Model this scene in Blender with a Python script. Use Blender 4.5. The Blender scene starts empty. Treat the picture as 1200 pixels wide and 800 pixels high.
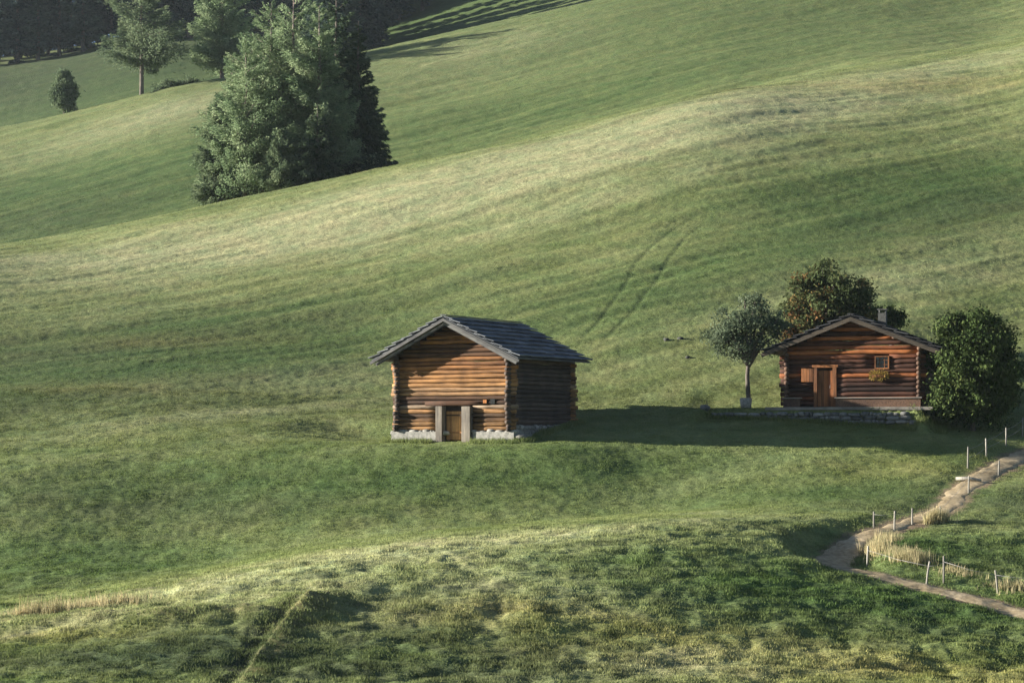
import bpy, math, random
import numpy as np
from mathutils import Vector, Matrix

random.seed(7)
rng = np.random.default_rng(7)
scene = bpy.context.scene
col = scene.collection
R = math.radians

# ------------------------------------------------------------------ camera constants
F = 2500.0          # focal length in units of a 1200 px wide picture
HR = 500.0          # row of the horizon in that picture (camera pitched slightly upwards)
SUN_EL = 13.4
SUN_AZ = -4.0        # degrees the sun stands to the camera side of due left

# ------------------------------------------------------------------ noise
def _hash(ix, iy, seed):
    h = (ix.astype(np.int64) * 374761393 + iy.astype(np.int64) * 668265263 + seed * 1274126177) & 0xffffffff
    h = ((h ^ (h >> 13)) * 1274126177) & 0xffffffff
    return (h ^ (h >> 16)) & 0xffff

def perl(x, y, seed=0):
    x = np.asarray(x, float); y = np.asarray(y, float)
    ix = np.floor(x); iy = np.floor(y)
    fx = x - ix; fy = y - iy
    u = fx * fx * fx * (fx * (fx * 6 - 15) + 10); v = fy * fy * fy * (fy * (fy * 6 - 15) + 10)
    def g(dx, dy):
        a = _hash(ix + dx, iy + dy, seed) * (2 * math.pi / 65536)
        return np.cos(a) * (fx - dx) + np.sin(a) * (fy - dy)
    n00, n10, n01, n11 = g(0, 0), g(1, 0), g(0, 1), g(1, 1)
    return ((n00 * (1 - u) + n10 * u) * (1 - v) + (n01 * (1 - u) + n11 * u) * v) * 1.5

def fbm(x, y, oct=4, seed=0, gain=.5):
    s = 0; a = 1
    for i in range(oct):
        s = s + a * perl(x * 2 ** i + i * 17.3, y * 2 ** i - i * 9.1, seed + i); a *= gain
    return s

def sstep(a, b, x):
    t = np.clip((x - a) / (b - a), 0, 1); return t * t * (3 - 2 * t)

# ------------------------------------------------------------------ terrain
KP = np.array([0, 200, 400, 600, 800, 1000, 1200], float)
def rz(rows, Ys):   # rows -> heights
    return (HR - np.array(rows, float)) / F * np.array(Ys, float)
LINES = []
def line(Ys, z):
    Ys = np.array(Ys, float) * np.ones(7); z = np.array(z, float) * np.ones(7); LINES.append((Ys, z))
line(-120, 5.0); line(-40, .4); line(0, -1.75); line(15, -5.2); line(34, -8.0)
line(47, [-7.9, -8.0, -8.3, -8.6, -8.7, -8.7, -8.6])
Y = [58, 58, 59, 60, 61, 62, 63]; line(Y, rz([800] * 7, Y))
Y = [70, 73, 77, 80, 83, 84, 80]; line(Y, rz([716, 682, 642, 622, 608, 612, 650], Y))
Y = [79, 82, 85, 88, 90, 90, 88]; line(Y, rz([700, 672, 636, 614, 598, 588, 598], Y))
Y = [97, 98, 99, 99.5, 100.5, 101, 98]; line(Y, rz([542, 536, 524, 518, 513, 511, 536], Y))
Y = [105, 106, 107, 107, 107, 107, 108]; line(Y, rz([496, 488, 487, 488, 486, 484, 486], Y))
Y = [124, 124, 124, 121, 118.5, 118, 119]; line(Y, rz([400] * 7, Y))
Y = [153, 149, 143, 139, 135.5, 134, 134]; line(Y, rz([300] * 7, Y))
Y = [164, 168, 175, 177, 182, 198, 213]; line(Y, rz([287, 250, 207, 166, 118, 80, 45], Y))
line([188, 192, 198, 201, 207, 222, 240], [15.0, 17.9, 21.8, 25.3, 30.0, 37, 43.4])
line([235, 235, 240, 248, 252, 262, 272], [26.8, 30, 33.6, 38.7, 43.3, 48.7, 53.5])
line([285, 290, 300, 310, 315, 320, 325], [40, 45.9, 52, 59.3, 65.5, 70.4, 74])
line([303, 308, 318, 328, 333, 338, 343], [41.3, 47.3, 53.8, 61.8, 68.7, 74, 78])
line(395, [66.7, 71.6, 73, 81.4, 88.5, 93, 96])
line(440, [75, 81, 90, 100, 104, 108, 111])
line(520, [68, 73, 82, 92, 96, 100, 103])
line(900, [0, 0, 0, 0, 10, 20, 30]); line(1700, -30)

def pchip(xk, yk, x):
    xk = np.asarray(xk, float); yk = np.asarray(yk, float)
    h = np.diff(xk); d = np.diff(yk) / h
    m = np.zeros(len(xk)); m[0] = d[0]; m[-1] = d[-1]
    for i in range(1, len(xk) - 1):
        if d[i - 1] * d[i] > 0:
            w1 = 2 * h[i] + h[i - 1]; w2 = h[i] + 2 * h[i - 1]
            m[i] = (w1 + w2) / (w1 / d[i - 1] + w2 / d[i])
    i = np.clip(np.searchsorted(xk, x) - 1, 0, len(xk) - 2)
    t = (x - xk[i]) / h[i]; t2 = t * t; t3 = t2 * t
    return ((2 * t3 - 3 * t2 + 1) * yk[i] + (t3 - 2 * t2 + t) * h[i] * m[i]
            + (-2 * t3 + 3 * t2) * yk[i + 1] + (t3 - t2) * h[i] * m[i + 1])

TPX = np.arange(-700, 1901, 10.0)
TY = np.concatenate([np.arange(-120, 50, 2.0), np.arange(50, 330, .5), np.arange(330, 560, 2.0), np.arange(560, 1701, 20.0)])
def build_table():
    ext = np.concatenate([[-600], KP, [1800]])
    Lz, Ly = [], []
    for Ys, z in LINES:
        zz = np.concatenate([[z[0] + 1.4 * (z[0] - z[1])], z, [z[-1] + 1.4 * (z[-1] - z[-2])]])
        yy = np.concatenate([[Ys[0]], Ys, [Ys[-1]]])
        q = np.clip(TPX, -600, 1800)
        Lz.append(pchip(ext, zz, q)); Ly.append(pchip(ext, yy, q))
    Lz = np.array(Lz); Ly = np.array(Ly)
    T = np.zeros((len(TPX), len(TY)))
    for i in range(len(TPX)):
        T[i] = pchip(Ly[:, i], Lz[:, i], TY)
    return T
TAB = build_table()
k = np.array([1, 4, 6, 4, 1], float) / 16
for _ in range(2):
    P = np.pad(TAB, ((2, 2), (0, 0)), 'edge'); TAB = sum(k[j] * P[j:j + TAB.shape[0]] for j in range(5))

def px_of(X, Y):
    return 600 + F * X / np.maximum(Y, 25.0)

def base(X, Y):
    X = np.asarray(X, float); Y = np.asarray(Y, float)
    p = np.clip((px_of(X, Y) - TPX[0]) / 10.0, 0, len(TPX) - 1.001)
    i = p.astype(int); u = p - i
    Yc = np.clip(Y, TY[0], TY[-1] - .01)
    j = np.clip(np.searchsorted(TY, Yc, side='right') - 1, 0, len(TY) - 2)
    v = (Yc - TY[j]) / (TY[j + 1] - TY[j])
    return (TAB[i, j] * (1 - u) * (1 - v) + TAB[i + 1, j] * u * (1 - v) + TAB[i, j + 1] * (1 - u) * v + TAB[i + 1, j + 1] * u * v)

def at(px, row, ymin=50, ymax=445):
    """first point of the bare terrain that a line of sight through (px,row) meets"""
    Ys = np.arange(ymin, ymax, .1); X = (px - 600) / F * Ys
    z = base(X, Ys); r = HR - F * z / Ys
    i = np.argmax(r <= row) if (r <= row).any() else len(Ys) - 1
    return np.array([X[i], Ys[i]])

def poly_pts(pts):
    return np.array([at(a, b) for a, b in pts])

def smooth_poly(P, n=8):
    P = np.array(P, float); out = []
    Q = np.vstack([2 * P[0] - P[1], P, 2 * P[-1] - P[-2]])
    for i in range(1, len(Q) - 2):
        for t in np.linspace(0, 1, n, endpoint=False):
            a, b, c, d = Q[i - 1], Q[i], Q[i + 1], Q[i + 2]
            out.append(.5 * (2 * b + (c - a) * t + (2 * a - 5 * b + 4 * c - d) * t * t + (3 * b - a - 3 * c + d) * t ** 3))
    out.append(P[-1]); return np.array(out)

def dist_poly(X, Y, P, reach=8.0):
    """signed distance (positive to the right of the running direction) and the parameter along P"""
    shp = X.shape; x = X.ravel(); y = Y.ravel()
    D = np.full(x.shape, 1e3); S = np.ones(x.shape); T = np.zeros(x.shape)
    m = (x > P[:, 0].min() - reach) & (x < P[:, 0].max() + reach) & (y > P[:, 1].min() - reach) & (y < P[:, 1].max() + reach)
    idx = np.nonzero(m)[0]
    if len(idx):
        xx = x[idx]; yy = y[idx]; d = np.full(len(idx), 1e3); s = np.ones(len(idx)); tt = np.zeros(len(idx))
        n = len(P) - 1
        for i in range(n):
            ax, ay = P[i]; bx, by = P[i + 1]; ex, ey = bx - ax, by - ay
            t = np.clip(((xx - ax) * ex + (yy - ay) * ey) / (ex * ex + ey * ey + 1e-9), 0, 1)
            dx = xx - ax - t * ex; dy = yy - ay - t * ey; q = np.hypot(dx, dy)
            b = q < d
            d = np.where(b, q, d); s = np.where(b, np.sign(ex * (yy - ay) - ey * (xx - ax)) * -1, s); tt = np.where(b, (i + t) / n, tt)
        D[idx] = d; S[idx] = s; T[idx] = tt
    return (D * np.where(S == 0, 1, S)).reshape(shp), T.reshape(shp)

PATH = smooth_poly(poly_pts([(1290, 742), (1200, 716), (1140, 700), (1085, 686), (1030, 671), (992, 657), (976, 643),
                             (986, 628), (1012, 619), (1050, 611), (1085, 603), (1112, 590), (1124, 574), (1150, 556), (1178, 541), (1205, 528), (1260, 508)]), 6)
TRENCH = smooth_poly(poly_pts([(386, 684), (366, 700), (338, 722), (318, 745), (298, 772), (280, 800), (262, 830)]), 5)
LEDGE = smooth_poly(poly_pts([(-120, 745), (0, 732), (100, 724), (200, 722), (290, 716), (350, 706)]), 4)
CREST = smooth_poly(poly_pts([(60, 716), (120, 701), (240, 671), (330, 655), (400, 645), (500, 634), (600, 626), (680, 620)]), 5)
TR1 = smooth_poly(poly_pts([(676, 402), (702, 376), (728, 340), (752, 300), (782, 272), (815, 252), (836, 243)]), 5)
TR2 = smooth_poly(poly_pts([(704, 402), (734, 372), (762, 338), (786, 300), (806, 274), (836, 252)]), 5)

# huts: place, turn, platform
H1 = dict(th=R(27), W=6.75, D=6.5)
c1 = np.array([(606 - 600) / F * 100, 100.0])                      # near right corner of the barn front
H1['loc'] = c1 - np.array([math.cos(H1['th']), -math.sin(H1['th'])]) * H1['W'] / 2   # middle of the front wall
H1['z'] = rz([515], [100])[0]
H2 = dict(th=R(18), W=7.2, D=6.2)
H2['loc'] = np.array([(999 - 600) / F * 105.5, 105.5]); H2['z'] = rz([476.5], [105.3])[0]

def local2(H, X, Y):
    c, s = math.cos(H['th']), math.sin(H['th'])
    dx = X - H['loc'][0]; dy = Y - H['loc'][1]
    return dx * c - dy * s, dx * s + dy * c        # along the front (left to right), into the depth

def world2(H, lx, ly):
    c, s = math.cos(H['th']), math.sin(H['th'])
    return H['loc'] + np.array([lx * c + ly * s, -lx * s + ly * c])

SD = R(30)   # running direction of the cattle tracks on the slope
def features(X, Y, full=True):
    """broad relief that is added to the bare terrain: cattle steps, ruts, the ditch, platforms; and the path mask"""
    c, s = math.cos(SD), math.sin(SD)
    xr = X * c + Y * s; yr = -X * s + Y * c
    hill = sstep(104, 125, Y) * (1 - .6 * sstep(230, 330, Y))
    low = 1 - sstep(76, 89, Y)
    yard = np.exp(-((X + 0) / 9) ** 2 - ((Y - 103) / 6) ** 2)
    z = .20 * fbm(X / 21, Y / 15, 2, 3) * sstep(52, 75, Y) * (1 - yard)
    warp = .9 * perl(X / 9, Y / 9, 71)
    z += hill * (.12 * perl(xr / 34, (yr + warp) / 4.6, 11) + .085 * perl(xr / 24, (yr + warp) / 1.9, 12) + .05 * perl(xr / 8, (yr + warp) / .95, 13))
    z += (1 - hill) * .06 * perl(xr / 9, yr / 2.0, 14)
    # lumpy tussock ground low down
    tus = low * (.45 + .55 * sstep(-.3, .5, perl(X / 12, Y / 10, 21)))
    z += tus * (.10 * perl(X / 1.9, Y / 1.7, 22) + .085 * perl(X / .9, Y / .85, 23))
    d, t = dist_poly(X, Y, TRENCH, 9)
    fade = sstep(0, .12, t) * (1 - sstep(.93, 1, t))
    fall = np.where(d > 0, -.15 * np.exp(-np.abs(d) / .5) * sstep(0, .35, d), .09 * np.exp(-(d / .6) ** 2))
    z += np.where(np.abs(d) < 9, fall * np.maximum(fade, .0), 0)
    d, t = dist_poly(X, Y, LEDGE, 6); z += .28 * np.exp(-(d / 1.1) ** 2) * (np.abs(d) < 6)
    rut = 0
    for tr in (TR1, TR2):
        d, t = dist_poly(X, Y, tr, 3)
        g = np.exp(-(d / .17) ** 2) * sstep(0, .08, t) * (1 - sstep(.75, 1, t)); rut = np.maximum(rut, g); z -= .04 * g
    # path bed
    d, t = dist_poly(X, Y, PATH, 7)
    bend = np.exp(-((t - .40) / .09) ** 2)
    ad = np.abs(d + bend * .0)
    z -= (.10 + .55 * bend) * (1 - sstep(.75, 1.9 + .5 * bend, ad))
    pm = 1 - sstep(.55, .95, ad + .25 * perl(X / .7, Y / .7, 31))
    # cabin platform
    lx, ly = local2(H2, X, Y)
    side = np.maximum(sstep(2.9, 4.6, lx), sstep(6.6, 7.6, -lx)); back = 1 - sstep(3.1, 3.6, -lx)
    m = sstep(-9.0, -7.4, lx) * (1 - sstep(3.05, 4.3, lx)) * sstep(-1.12 - 3.5 * side, -1.0 - .2 * side, ly) * (1 - sstep(.3 + 6.7 * back, 3.0 + 7.0 * back, ly))
    tot = base(X, Y) + z
    pz = H2['z'] - .06 + .03 * perl(X / 1.3, Y / 1.3, 41)
    tot = tot * (1 - m) + pz * m
    wlow = np.exp(-((ly + 1.5) / .9) ** 2) * sstep(-9.5, -7, lx) * (1 - sstep(3.0, 4.5, lx))
    tot = tot - .0 * wlow
    # barn: level strip of ground along its front
    lx, ly = local2(H1, X, Y)
    m1 = sstep(-4.5, -.6, ly) * (1 - sstep(.2, 2.6, ly)) * (1 - sstep(3.6, 10.0, np.abs(lx)))
    tot = tot * (1 - m1) + (H1['z'] - .10 + .10 * ly.clip(-5, 0) + .03 * perl(X / .9, Y / .9, 43)) * m1
    return tot, pm, rut, np.abs(d), m

def micro(X, Y, ad, m):
    near = 1 - sstep(125, 200, Y)
    a = (1 - .85 * (1 - sstep(.7, 1.3, ad))) * (1 - .6 * m)
    a = a * (1 - .5 * sstep(79, 89, Y))
    z = a * (.055 * perl(X / .75, Y / .7, 51) + .04 * perl(X / .34, Y / .33, 52) * near)
    z += a * (1 - near) * (.10 * perl(X / 1.8, Y / 1.8, 53))
    return z

def ground_z(x, y):
    X = np.array([float(x)]); Yv = np.array([float(y)])
    t, pm, rut, ad, m = features(X, Yv)
    return float(t[0])

# grass kinds by place, with some of the slope's light and shade in their colour: (px,row) of the middle, half length along the slope tracks, half width, kind, strength
PATCH = [  # kind 0 dry pale, 1 lush, 2 dark heath, 3 ochre
    (60, 305, 16, 3.2, 0, .75), (300, 272, 20, 4.0, 0, .9), (560, 215, 26, 7, 0, 1.2), (720, 165, 24, 7, 0, 1.1), (870, 124, 20, 5, 0, .75), (1010, 98, 18, 4, 0, .6), (1130, 74, 18, 4, 0, .55), (420, 245, 20, 5, 0, .9),
    (700, 235, 14, 3, 0, .4), (560, 80, 22, 12, 0, .25), (700, 20, 60, 40, 1, .35), (520, 150, 20, 12, 1, .5), (900, 30, 40, 30, 1, .4), (1080, 100, 14, 4, 3, .5),
    (120, 170, 20, 10, 0, .4), (200, 130, 16, 8, 0, .8), (560, 55, 14, 10, 0, .35),
    (120, 430, 20, 7, 1, 1.0), (60, 405, 16, 5, 2, .75), (230, 380, 16, 2.5, 1, .7), (20, 470, 12, 4, 2, .5), (330, 420, 12, 3, 1, .5), (200, 400, 8, 2.2, 3, .25), (110, 455, 7, 1.6, 3, .35),
    (60, 235, 34, 26, 1, 1.0), (160, 215, 20, 16, 1, .6), (20, 265, 20, 12, 2, .5), (720, 110, 34, 12, 1, .6), (60, 110, 80, 40, 1, 1.0), (200, 70, 60, 40, 1, .8), (20, 85, 60, 40, 2, .7), (150, 62, 50, 30, 2, .5), (470, 30, 40, 40, 1, .6),
    (300, 480, 14, 1.2, 0, .45), (400, 440, 14, 2.5, 0, .25), (820, 320, 14, 4, 1, .7), (1050, 240, 14, 6, 1, .9), (1150, 210, 10, 5, 1, .8), (1120, 255, 14, 5, 2, .55), (960, 215, 12, 3, 1, .6), (760, 370, 9, 3, 1, .5),
    (1040, 330, 12, 4, 0, .35), (660, 380, 8, 4, 1, .5), (880, 300, 12, 4, 1, .4),
    (300, 560, 12, 4, 1, .5), (130, 590, 7, 3, 2, .55), (330, 600, 4, 1.6, 2, .4), (60, 660, 9, 4, 1, .8), (40, 690, 6, 2.5, 2, .5),
    (330, 662, 12, 2.0, 0, .9), (480, 640, 12, 2.2, 0, .9), (600, 640, 10, 3.0, 0, .55), (720, 690, 10, 3.5, 0, .55), (560, 690, 6, 2, 0, .4),
    (130, 726, 12, .8, 0, .8), (60, 745, 3, 1.3, 3, .6), (110, 770, 7, 2.5, 2, .7), (250, 770, 6, 2.5, 2, .6), (430, 760, 7, 4, 2, .75), (480, 700, 3, 1.5, 2, .6),
    (640, 770, 6, 3, 2, .55), (700, 735, 6, 1.2, 3, .5), (590, 712, 3.5, 1.0, 3, .45), (900, 770, 8, 3, 3, .35), (1150, 790, 8, 2.5, 3, .45), (820, 775, 5, 2, 0, .35),
    (900, 690, 8, 4, 1, .7), (1000, 700, 8, 4, 1, .9), (1050, 740, 8, 3, 2, .35), (880, 560, 8, 1.6, 3, .18), (850, 555, 6, 1.2, 0, .35), (1060, 545, 4, 2.2, 3, .35), (980, 580, 7, 3, 1, .7),
    (1150, 590, 7, 4, 2, .7), (1130, 640, 6, 3, 1, .8), (1190, 650, 3, 2, 2, .6), (800, 610, 9, 2.5, 2, .35), (700, 540, 10, 3, 1, .6), (500, 560, 12, 3, 1, .5),
]
PATCHW = [(at(a, b), l, w, kd, st) for a, b, l, w, kd, st in PATCH]
KIND = np.array([(.250, .248, .160), (.058, .090, .033), (.042, .056, .031), (.24, .185, .075)])
BASEC = np.array((.114, .135, .056))

def grass_colour(X, Y):
    c, s = math.cos(SD), math.sin(SD)
    xr = X * c + Y * s; yr = -X * s + Y * c
    n = X.size; C = np.tile(BASEC, (n, 1))
    n1 = fbm(xr / 10, yr / 3.2, 3, 61); n2 = fbm(X / 4.2, Y / 3.4, 3, 64); n3 = fbm(X / .9, Y / .8, 2, 67)
    mt = 1 - .45 * sstep(78, 90, Y); n1 = n1 * mt; n2 = n2 * mt
    C = C * (1 + .10 * n1 + .14 * n2)[:, None] * (1 + .14 * sstep(118, 150, Y))[:, None]
    t = np.clip(.26 + .42 * n1 + .3 * n2, 0, 1)[:, None]; C = C * (1 - .5 * t) + KIND[0] * .5 * t
    t = np.clip(-.05 - .5 * n1 - .35 * n2, 0, 1)[:, None]; C = C * (1 - .7 * t) + KIND[1] * .7 * t
    for (p, l, w, kd, st) in PATCHW:
        a, b = (p[0] * c + p[1] * s), (-p[0] * s + p[1] * c)
        if kd != 0 and p[1] < 100 or kd == 3:   # round patches low down, long ones on the slope
            q = ((X - p[0]) / l) ** 2 + ((Y - p[1]) / max(w, 1)) ** 2
        else:
            q = ((xr - a) / l) ** 2 + ((yr - b) / w) ** 2
        q = np.exp(-q * 1.1) * (1 + .55 * n2 + .45 * n1)
        wgt = np.clip(st * (1, 1.2, .85, .6)[kd] * q, 0, 1)[:, None]
        C = C * (1 - wgt) + KIND[kd] * wgt
    # old mowing and cattle lines along the slope
    warp = .9 * perl(X / 9, Y / 9, 71); hl = sstep(104, 122, Y)
    st_ = .6 * perl(xr / 22, (yr + warp) / 1.3, 15) + .5 * perl(xr / 12, (yr + warp) / .62, 16) + .5 * perl(xr / 40, (yr + warp) / 3.4, 17)
    st_ = (hl * (1 - .4 * sstep(215, 300, Y)) * st_)[:, None]
    C = C * (1 + .20 * st_) + np.array((.03, .02, .012)) * np.clip(st_, 0, 1)
    # tussock mottling
    low = (1 - sstep(76, 90, Y))
    C = C * (1 + .32 * (1 - sstep(96, 112, Y)) + .14 * (1 - sstep(78, 90, Y)))[:, None] * (1 - .12 * sstep(215, 290, Y))[:, None]  # near ground lightened in colour to make up for weak raking light
    mot = (1 + (.12 + .22 * low) * n3)[:, None]
    dk = (low * sstep(.25, .8, fbm(X / 2.2, Y / 1.5, 3, 81)) * .34)[:, None]
    C = C * mot; C = C * (1 - dk) + KIND[2] * .8 * dk
    return np.clip(C * np.array((1.17, 1.20, 1.08)), .01, .6)

# ------------------------------------------------------------------ mesh helpers
def tag(o, label=None, cat=None, group=None, kind=None):
    if label: o['label'] = label
    if cat: o['category'] = cat
    if group: o['group'] = group
    if kind: o['kind'] = kind
    return o

def empty(name, loc, rz_=0.0):
    o = bpy.data.objects.new(name, None); o.empty_display_size = .3
    o.location = loc; o.rotation_euler = (0, 0, rz_); col.objects.link(o); return o

def np_mesh(name, verts, faces, mat, parent=None, smooth=False, attrs=None, colours=None):
    """verts (n,3); faces (m,k) all of one size"""
    me = bpy.data.meshes.new(name)
    verts = np.asarray(verts, np.float32); faces = np.asarray(faces, np.int32)
    m, k_ = faces.shape
    me.vertices.add(len(verts)); me.vertices.foreach_set('co', verts.ravel())
    me.loops.add(m * k_); me.loops.foreach_set('vertex_index', faces.ravel())
    me.polygons.add(m); me.polygons.foreach_set('loop_start', np.arange(0, m * k_, k_, dtype=np.int32))
    if smooth: me.polygons.foreach_set('use_smooth', np.ones(m, bool))
    for an, v in (attrs or {}).items():
        a = me.attributes.new(an, 'FLOAT', 'POINT'); a.data.foreach_set('value', np.asarray(v, np.float32))
    if colours is not None:
        a = me.attributes.new('tint', 'FLOAT_COLOR', 'POINT')
        cc = np.ones((len(verts), 4), np.float32); cc[:, :3] = colours; a.data.foreach_set('color', cc.ravel())
    me.update(calc_edges=True)
    me.materials.append(mat)
    o = bpy.data.objects.new(name, me); col.objects.link(o)
    if parent is not None: o.parent = parent
    return o

class MB:
    """collects shapes that become one mesh; every shape carries a random number and a tint"""
    def __init__(s): s.v = []; s.f = []; s.r = []; s.t = []; s.sm = []
    def add(s, vs, fs, r=None, tint=(1, 1, 1), smooth=False):
        b = len(s.v); r = random.random() if r is None else r
        s.v += [tuple(map(float, q)) for q in vs]; s.f += [tuple(i + b for i in f) for f in fs]
        s.r += [r] * len(vs); s.t += [tint] * len(vs); s.sm += [smooth] * len(fs)
    def box(s, lo, hi, r=None, tint=(1, 1, 1), jit=0.0, M=None):
        x0, y0, z0 = lo; x1, y1, z1 = hi
        vs = [(x0, y0, z0), (x1, y0, z0), (x1, y1, z0), (x0, y1, z0), (x0, y0, z1), (x1, y0, z1), (x1, y1, z1), (x0, y1, z1)]
        if jit: vs = [tuple(c + random.uniform(-jit, jit) for c in q) for q in vs]
        if M is not None: vs = [tuple(M @ Vector(q)) for q in vs]
        s.add(vs, [(0, 3, 2, 1), (4, 5, 6, 7), (0, 1, 5, 4), (1, 2, 6, 5), (2, 3, 7, 6), (3, 0, 4, 7)], r, tint)
    def tube(s, pts, rad, n=8, r=None, tint=(1, 1, 1), squash=1.0, wob=0.0, cap=True):
        pts = [Vector(p) for p in pts]; rad = rad if hasattr(rad, '__len__') else [rad] * len(pts)
        vs = []; fs = []
        for i, p in enumerate(pts):
            d = (pts[min(i + 1, len(pts) - 1)] - pts[max(i - 1, 0)]).normalized()
            up = Vector((0, 0, 1)) if abs(d.z) < .9 else Vector((0, 1, 0))
            a = d.cross(up).normalized(); b = a.cross(d)
            for j in range(n):
                an = 2 * math.pi * j / n
                rr = rad[i] * (1 + random.uniform(-wob, wob))
                vs.append(p + a * math.cos(an) * rr + b * math.sin(an) * rr * squash)
        for i in range(len(pts) - 1):
            for j in range(n):
                fs.append((i * n + j, i * n + (j + 1) % n, (i + 1) * n + (j + 1) % n, (i + 1) * n + j))
        if cap:
            fs.append(tuple(range(n - 1, -1, -1))); fs.append(tuple(range((len(pts) - 1) * n, len(pts) * n)))
        s.add(vs, fs, r, tint, True)
    def rock(s, c, sx, sy, sz, r=None, tint=(1, 1, 1)):
        vs = []; fs = []; n, m = 8, 5; sd = random.randint(0, 9999)
        for i in range(m + 1):
            ph = math.pi * i / m
            for j in range(n):
                th = 2 * math.pi * j / n
                d = Vector((math.sin(ph) * math.cos(th), math.sin(ph) * math.sin(th), math.cos(ph)))
                kx = 1 + .28 * float(perl(np.array(d.x * 1.7 + sd), np.array(d.y * 1.7 + d.z * 1.3), 5))
                p = [math.copysign(abs(q) ** .7, q) * kx for q in d]
                vs.append((c[0] + p[0] * sx, c[1] + p[1] * sy, c[2] + p[2] * sz))
        for i in range(m):
            for j in range(n):
                fs.append((i * n + j, (i + 1) * n + j, (i + 1) * n + (j + 1) % n, i * n + (j + 1) % n))
        s.add(vs, fs, r, tint, True)
    def build(s, name, mat, parent=None):
        me = bpy.data.meshes.new(name); me.from_pydata(s.v, [], s.f)
        me.polygons.foreach_set('use_smooth', np.array(s.sm, bool))
        a = me.attributes.new('rnd', 'FLOAT', 'POINT'); a.data.foreach_set('value', np.array(s.r, np.float32))
        a = me.attributes.new('tint', 'FLOAT_COLOR', 'POINT')
        cc = np.ones((len(s.v), 4), np.float32); cc[:, :3] = np.array(s.t, np.float32); a.data.foreach_set('color', cc.ravel())
        me.materials.append(mat); me.update()
        o = bpy.data.objects.new(name, me); col.objects.link(o)
        if parent is not None: o.parent = parent
        return o

# ------------------------------------------------------------------ materials
def new_mat(name):
    m = bpy.data.materials.new(name); m.use_nodes = True
    nt = m.node_tree; nt.nodes.clear(); return m, nt, nt.nodes, nt.links

def node(ns, t, **kw):
    n = ns.new(t)
    for k_, v in kw.items():
        if k_.startswith('i_'):
            key = k_[2:]; key = int(key) if key.isdigit() else key.replace('_', ' ')
            n.inputs[key].default_value = v
        else: setattr(n, k_, v)
    return n

def ramp(ns, stops):
    n = ns.new('ShaderNodeValToRGB'); e = n.color_ramp.elements
    while len(e) < len(stops): e.new(.5)
    for q, (p, c) in zip(e, stops): q.position = p; q.color = (*c, 1) if len(c) == 3 else c
    return n

def mixc(ns, ls, blend, fac, a, b):
    n = ns.new('ShaderNodeMix'); n.data_type = 'RGBA'; n.blend_type = blend
    for sock, v in ((0, fac), (6, a), (7, b)):
        if hasattr(v, 'is_linked'): ls.new(v, n.inputs[sock])
        else: n.inputs[sock].default_value = v if sock == 0 else (*v, 1)
    return n.outputs[2]

def grass_material(name, ground):
    m, nt, ns, ls = new_mat(name)
    out = ns.new('ShaderNodeOutputMaterial')
    at_ = node(ns, 'ShaderNodeAttribute', attribute_name='tint')
    tc = ns.new('ShaderNodeTexCoord')
    if ground:
        n1 = node(ns, 'ShaderNodeTexNoise', i_Scale=3.6, i_Detail=7.0, i_Roughness=.78); ls.new(tc.outputs['Object'], n1.inputs['Vector'])
        n2 = node(ns, 'ShaderNodeTexNoise', i_Scale=.5, i_Detail=5.0, i_Roughness=.6); ls.new(tc.outputs['Object'], n2.inputs['Vector'])
        r1 = ramp(ns, [(.32, (.52, .54, .5)), (.5, (1, 1, 1)), (.7, (1.5, 1.42, 1.3))]); ls.new(n1.outputs['Fac'], r1.inputs['Fac'])
        c = mixc(ns, ls, 'MULTIPLY', .8, at_.outputs['Color'], r1.outputs['Color'])
        r2 = ramp(ns, [(.35, (.85, .95, .85)), (.65, (1.12, 1.04, .98))]); ls.new(n2.outputs['Fac'], r2.inputs['Fac'])
        c = mixc(ns, ls, 'MULTIPLY', 1.0, c, r2.outputs['Color'])
        b = node(ns, 'ShaderNodeBump', i_Strength=1.0, i_Distance=.12); ls.new(n1.outputs['Fac'], b.inputs['Height'])
        d = node(ns, 'ShaderNodeBsdfPrincipled', i_Roughness=.95); d.inputs['Specular IOR Level'].default_value = .12
        try: d.inputs['Sheen Weight'].default_value = .0; d.inputs['Sheen Roughness'].default_value = .6
        except Exception: pass
        ls.new(c, d.inputs['Base Color']); ls.new(b.outputs[0], d.inputs['Normal'])
        ls.new(d.outputs[0], out.inputs[0])
    else:
        rn = node(ns, 'ShaderNodeAttribute', attribute_name='rnd')
        r1 = ramp(ns, [(0, (.6, .66, .5)), (.5, (1.0, 1.02, .95)), (1, (1.65, 1.5, 1.35))]); ls.new(rn.outputs['Fac'], r1.inputs['Fac'])
        c = mixc(ns, ls, 'MULTIPLY', 1.0, at_.outputs['Color'], r1.outputs['Color'])
        d = ns.new('ShaderNodeBsdfDiffuse'); t = ns.new('ShaderNodeBsdfTranslucent'); mx = node(ns, 'ShaderNodeMixShader', i_0=.35)
        ls.new(c, d.inputs[0]); ls.new(c, t.inputs[0]); ls.new(d.outputs[0], mx.inputs[1]); ls.new(t.outputs[0], mx.inputs[2])
        ls.new(mx.outputs[0], out.inputs[0])
    return m

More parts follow.
